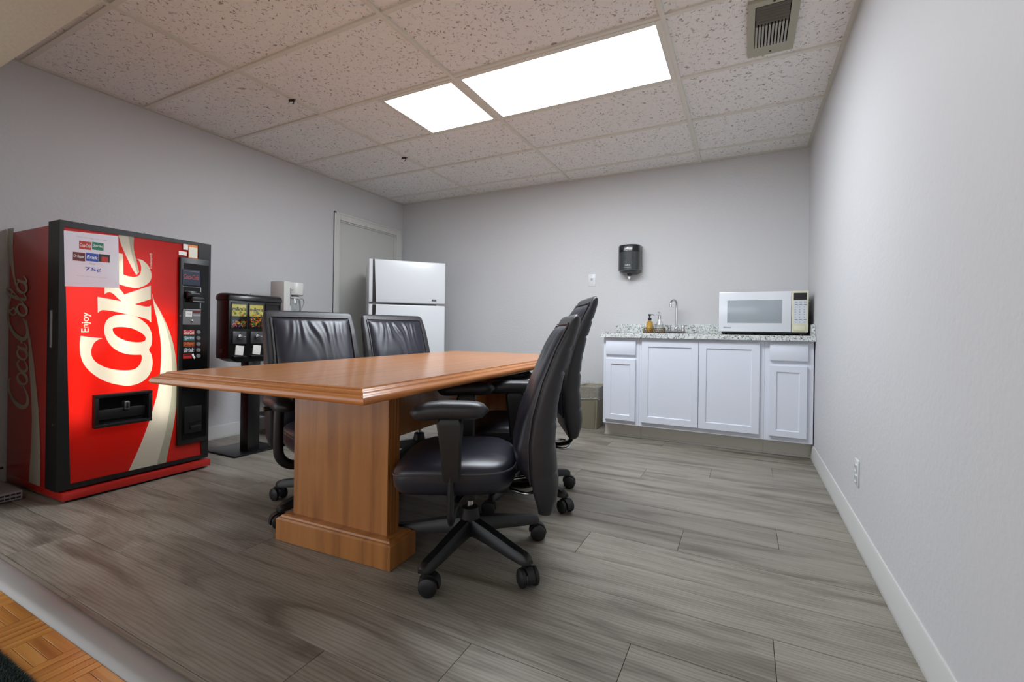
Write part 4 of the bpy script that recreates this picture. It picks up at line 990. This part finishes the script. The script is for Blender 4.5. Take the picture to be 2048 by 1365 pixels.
# faucet
fx, fy = 3.232, -.10
fu = empty('faucet', (fx, fy, TOP))
secs = [[(sx*(.085-a), sy*(.027-a), z) for sx, sy in ((-1, -1), (1, -1), (1, 1), (-1, 1))] for a, z in ((0, .0), (0, .012), (.006, .022), (.012, .026))]
lofted('base', secs, M_CHROME, fu, smooth=False)
tube('spout', smooth_path([(0, 0, .02), (0, 0, .12), (0, 0, .255), (-.004, -.01, .285), (-.018, -.035, .298), (-.034, -.062, .285), (-.04, -.075, .262), (-.041, -.077, .245)], 5), .0085, M_CHROME, fu, 14)
lathe('spout_collar', [(0, .02), (.017, .02), (.016, .045), (.011, .055), (0, .055)], M_CHROME, fu, 20); tube('aerator', [(-.041, -.077, .25), (-.041, -.077, .232)], .0115, M_CHROME, fu, 14)
for s in (-1, 1):
    h = lathe('handle', [(0, .022), (.017, .022), (.014, .045), (.016, .055), (.012, .066), (0, .068)], M_CHROME, fu, 18, s*.058)
    tube('lever', [(s*.058, 0, .06), (s*.075, -.012, .07), (s*.092, -.022, .07)], [.007, .006, .005], M_CHROME, h, 10)
tag(fu, 'chrome gooseneck faucet with two lever handles at the sink', 'faucet')
# tray with bottles
M_WIRE = mat('bronze_wire', (92, 66, 34), .4, metal=.6)
tx, ty = 3.045, -.115
tr = empty('wire_tray', (tx, ty, TOP))
box('tray_floor', -.088, .088, -.045, .045, .001, .004, M_WIRE, tr, .001)
bm = bmesh.new()
for z in (.010, .028, .044):
    V, Fc = tube_vf([(-.09, -.047, z), (.09, -.047, z), (.09, .047, z), (-.09, .047, z), (-.09, -.047, z)], .0022, 6); bm_add(bm, V, Fc)
from_bm('rim_wire', bm, M_WIRE, tr)
for k in range(13):
    for s in (-1, 1): tube('lattice_wire', [(-.09+.18*k/12, s*.047, .002), (-.09+.18*min(12, k+1)/12, s*.047, .044)], .0016, M_WIRE, tr, 5)
    if k < 5:
        for s in (-1, 1): tube('lattice_wire', [(s*.09, -.047+.094*k/5, .002), (s*.09, -.047+.094*(k+1)/5, .044)], .0016, M_WIRE, tr, 5)
tag(tr, 'low bronze wire tray holding two soap bottles beside the faucet', 'tray')
def bottle(x, y, prof, Mb, prof_in, Mi, label):
    b = empty('soap_bottle', (x, y, TOP+.0045)); lathe('glass', prof, Mb, b, 28)
    if prof_in: lathe('liquid', prof_in, Mi, b, 24)
    return tag(b, label, 'bottle', 'soap bottles in the tray')
M_SOAP = mat('amber_soap', (208, 180, 98), .3); M_SOAPC = mat('clear_soap', (212, 210, 200), .3)
b = bottle(tx-.042, ty, [(0, 0), (.028, 0), (.031, .004), (.031, .08), (.026, .1), (.012, .108), (.011, .118), (0, .118)], M_AMBER, [(0, .002), (.027, .002), (.029, .006), (.029, .078), (.024, .097), (0, .1)], M_SOAP, 'amber soap bottle with black pump in the wire tray')
lathe('pump_collar', [(0, .112), (.016, .112), (.016, .132), (.007, .136), (.006, .15), (.012, .152), (.012, .168), (0, .17)], M_BLK, b, 20); tube('pump_nozzle', [(.0, 0, .162), (.03, -.004, .163), (.042, -.005, .158)], .004, M_BLK, b, 8)
b = bottle(tx+.045, ty, [(0, 0), (.034, 0), (.038, .005), (.038, .055), (.03, .085), (.012, .115), (.010, .13), (0, .13)], M_GLASS, [(0, .002), (.033, .002), (.035, .006), (.035, .05), (0, .052)], M_SOAPC, 'clear glass soap bottle with chrome pump in the wire tray')
lathe('pump_collar', [(0, .125), (.013, .125), (.013, .155), (.006, .16), (.005, .185), (0, .187)], M_CHROME, b, 20); tube('pump_nozzle', [(0, 0, .182), (-.008, -.028, .184)], .004, M_CHROME, b, 8)
# microwave
mw = empty('microwave_oven', (3.89, -.225, TOP))
mx0, mx1, my0, mz0, mz1 = -.298, .302, -.2, .022, .333
box('cabinet', mx0+.004, mx1-.004, my0+.02, .175, mz0, mz1, mat('microwave_shell', (196, 196, 190), .4), mw, .006)
for sx in (-.26, .26):
    for sy in (-.15, .14): lathe('foot', [(0, 0), (.014, 0), (.016, .024), (0, .024)], M_BLK, mw, 14, sx, sy)
box('underside', mx0+.02, mx1-.01, my0+.02, .17, .012, mz0+.001, M_BLK, mw)
dx1 = mx0+.492
md = box('door', mx0, dx1, my0, my0+.022, mz0+.002, mz1, mat('microwave_door', (222, 225, 230), .2, coat=.5), mw, .005, 2)
M_SCREEN = mat('microwave_screen', (158, 166, 172), .22, coat=.4)
box('window', mx0+.06, dx1-.06, my0-.0012, my0+.001, mz0+.07, mz1-.065, M_SCREEN, md, .0006)
text('brand_lettering', 'Amana', .02, (mx0+.06, my0-.0014, mz0+.034), (1, 0, 0), (0, 0, 1), I_GRY, md, 1., .3)
mp_ = box('control_panel', dx1+.003, mx1, my0+.002, my0+.022, mz0+.002, mz1, M_CREAM, mw, .004, 2)
py = my0+.0015
box('display', dx1+.014, mx1-.012, py-.001, py+.001, mz1-.068, mz1-.016, M_BLKG, mp_); box('keypad', dx1+.014, mx1-.014, py-.0006, py+.001, mz0+.068, mz1-.072, mat('keypad_film', (206, 210, 216), .4), mp_)
I_KEY = mat('ink_key', (120, 132, 150), .6)
for rr in range(9):
    for cc in range(3):
        xk, zk = dx1+.024+cc*.028, mz1-.084-rr*.0185; w_ = .018 if rr < 2 or rr == 7 else .007
        box('key_mark', xk-.003, xk-.003+w_, py-.0012, py-.0005, zk-.003, zk+.002, I_KEY, mp_)
bt = box('door_button', dx1+.016, mx1-.02, py-.004, py+.001, mz0+.014, mz0+.05, M_CREAM, mp_, .002)
tag(mw, 'white microwave oven with cream control panel on the granite worktop', 'microwave')

# ================================================================== WALL FITTINGS
pd = empty('paper_towel_dispenser', (2.803, 0, 1.452))
M_SMOKE = mat('smoke_grey_plastic', (52, 56, 56), .28, coat=.3); M_SMOKED = mat('smoke_dark', (24, 25, 27), .25, coat=.3)
def dsec(z, k=1., dep=.155, w_=.103):
    return [(w_*k*math.sin(t)*(1), -.012-(dep-.012)*k*max(0, math.cos(t))**.42, z) for t in np.linspace(-PI/2, PI/2, 25)]+[(w_*k, -.012, z), (-w_*k, -.012, z)]
lofted('cover', [dsec(.026, .9), dsec(.032, .99), dsec(.20, 1.)], M_SMOKE, pd, angle=50)
lofted('top_band', [dsec(.2002, 1.), dsec(.255, 1.), dsec(.266, .96), dsec(.27, .88)], M_SMOKED, pd, angle=50)
lofted('bottom_skirt', [dsec(.0, .55, .15), dsec(.012, .8, .155), dsec(.0258, .9)], M_SMOKED, pd, angle=50)
box('wall_plate', -.108, .108, -.012, -.0005, .02, .268, mat('plate_grey', (170, 172, 172), .4), pd, .003)
lathe('nozzle', [(0, -.018), (.016, -.018), (.024, 0), (.024, .004), (0, .004)], M_SMOKED, pd, 22, 0, -.075)
tw_ = lofted('towel_tip', [[(a*s, -.075+b*s, z) for a, b in ((-.012, -.004), (0, -.008), (.013, -.002), (.006, .006), (-.006, .005))] for z, s in ((-.015, .7), (-.03, 1.1), (-.042, .8), (-.052, .25))], M_PAPER, pd)
text('brand_lettering', 'Georgia-Pacific', .0125, (0, -.1562, .214), (1, 0, 0), (0, 0, 1), I_WH, pd); text('brand_lettering', 'SofPull', .018, (0, -.1562, .075), (1, 0, 0), (0, 0, 1), I_WH, pd); box('pull_mark', -.03, .03, -.1558, -.154, .052, .056, mat('ink_mint', (120, 160, 150), .5), pd)
link('brand_mark', [(-.02, -.1562, .226), (.02, -.1562, .226), (.006, -.1562, .236), (0, -.1562, .243), (-.006, -.1562, .236)], [(0, 1, 2, 3, 4)], I_WH, pd)
tag(pd, 'dark smoke-grey paper towel dispenser on the wall above the sink', 'dispenser')
sw_ = empty('light_switch', (2.419, 0, 1.415))
box('plate', -.036, .036, -.006, 0, -.058, .058, M_WHITE, sw_, .002); rk = box('rocker', -.016, .016, -.009, -.006, -.032, .032, M_WHITE, sw_, .002); box('rocker_slot', -.011, .011, -.0098, -.009, -.004, .02, mat('switch_slot', (168, 169, 172), .5), rk)
for z in (-.045, .045): lathe('screw', [(0, -.0068), (.003, -.0068), (.003, -.006), (0, -.006)], M_STEEL, sw_, 8, 0, 0, 'y', mtx=Matrix.Translation((0, 0, z)))
tag(sw_, 'white light switch plate on the back wall', 'light switch')
ot = empty('wall_outlet', (XR, -1.895, .305))
box('plate', -.006, 0, -.036, .036, -.058, .058, M_WHITE, ot, .002)
for z in (-.025, .022):
    f_ = box('socket', -.009, -.006, -.017, .017, z-.015, z+.015, M_WHITE, ot, .004)
    for y in (-.007, .007): box('slot', -.0094, -.009, y-.0012, y+.0012, z-.002, z+.008, M_BLK, f_)
tag(ot, 'white duplex outlet low on the right wall', 'outlet')

# ================================================================== WASTE BIN
bx = empty('waste_bin', (2.487, -.165, 0))
def rr(w_, d_, r, z, n=6):
    out = []
    for sx, sy, a0 in ((1, -1, -PI/2), (1, 1, 0), (-1, 1, PI/2), (-1, -1, PI)):
        for k in range(n+1):
            a = a0+PI/2*k/n; out.append((sx*(w_-r)+r*math.cos(a), sy*(d_-r)+r*math.sin(a), z))
    return out
M_BIN = mat('beige_bin_plastic', (168, 162, 140), .45)
lofted('body', [rr(.078, .118, .03, .0), rr(.082, .122, .03, .004), rr(.100, .14, .035, .38), rr(.105, .145, .035, .385), rr(.105, .145, .035, .395), rr(.097, .137, .033, .395), rr(.079, .119, .03, .012)], M_BIN, bx, angle=50)
ls = []
for t in range(9):
    q = t/8; z = .285+.125*q; base_ = rr(.101+.008*q, .141+.008*q, .04, z)
    ls.append([(p_[0]*(1+.02*math.sin(i*1.7+t*.6)), p_[1]*(1+.02*math.cos(i*2.3+t)), p_[2]+(.010*math.sin(i*.9) if t in (0, 8) else 0)) for i, p_ in enumerate(base_)])
ln = lofted('bin_liner', ls, M_LINER2, bx, caps=False)
e_ = ls[0]+[ls[0][0]]; tube('liner_hem', e_, .0022, mat('liner_hem', (196, 196, 190), .4), ln, 5)
tag(bx, 'beige waste bin with clear plastic liner beside the cabinets', 'waste bin')

# ================================================================== LEFT CORNER: VENTED BOX, CORD, MAT
gb = empty('vented_box', (.30, -3.52, 0))
M_LG = mat('light_grey_steel', (150, 150, 154), .4)
box('body', -.16, .16, -.085, .085, .004, .05, M_LG, gb, .004)
sd = None
for r_ in range(2):
    for k in range(8):
        o = box('vent_slot', .1602, .161, -.008, .008, -.004, .004, M_BLK, gb) if sd is None else bpy.data.objects.new('vent_slot', sd)
        if sd: COL.objects.link(o); o.parent = gb
        sd = o.data; o.location = (0, -.07+k*.02, .017+r_*.018)
for sx in (-.13, .13):
    for sy in (-.06, .06): lathe('foot', [(0, 0), (.01, 0), (.01, .005), (0, .005)], M_BLK, gb, 10, sx, sy)
tag(gb, 'low grey metal vented box on the floor beside the vending machine', 'vented box')
cd = tube('power_cord', smooth_path([(.012, -3.62, .11), (.03, -3.55, .10), (.035, -3.46, .085), (.04, -3.395, .09)], 6), .006, M_BLK)
tag(cd, 'black power cord running behind the red vending machine', 'cord')
# door mat with pile edge
mt_ = empty('door_mat', (1.7, -4.3, -.003))
x0, x1, y0, y1 = -.9, .52, -.45, .392
box('backing', x0, x1, y0, y1, 0, .006, mat('mat_backing', (28, 40, 38), .9), mt_)
random.seed(5); bm = bmesh.new(); V = []; Fc = []
def tuft(x, y, lx, ly, h):
    n = len(V); s = .0028
    V.extend([(x-s, y-s, .004), (x+s, y-s, .004), (x, y+s, .004), (x+lx, y+ly, .004+h)]); Fc.extend([(n, n+1, n+3), (n+1, n+2, n+3), (n+2, n, n+3)])
for k in range(14000): tuft(random.uniform(-.15, x1), random.uniform(y1-.5, y1), random.uniform(-.004, .004), random.uniform(-.004, .004), random.uniform(.006, .011))
for k in range(1200): tuft(random.uniform(-.15, x1), y1-.002, random.uniform(-.006, .006), random.uniform(.003, .014), random.uniform(0, .005)); tuft(x1-.002, random.uniform(y1-.5, y1), random.uniform(.003, .014), random.uniform(-.006, .006), random.uniform(0, .005))
o = link('pile', V, Fc, mat('mat_pile', (34, 52, 50), .95), mt_); o['kind'] = 'stuff'
tag(mt_, 'dark green pile mat lying on the parquet', 'mat')
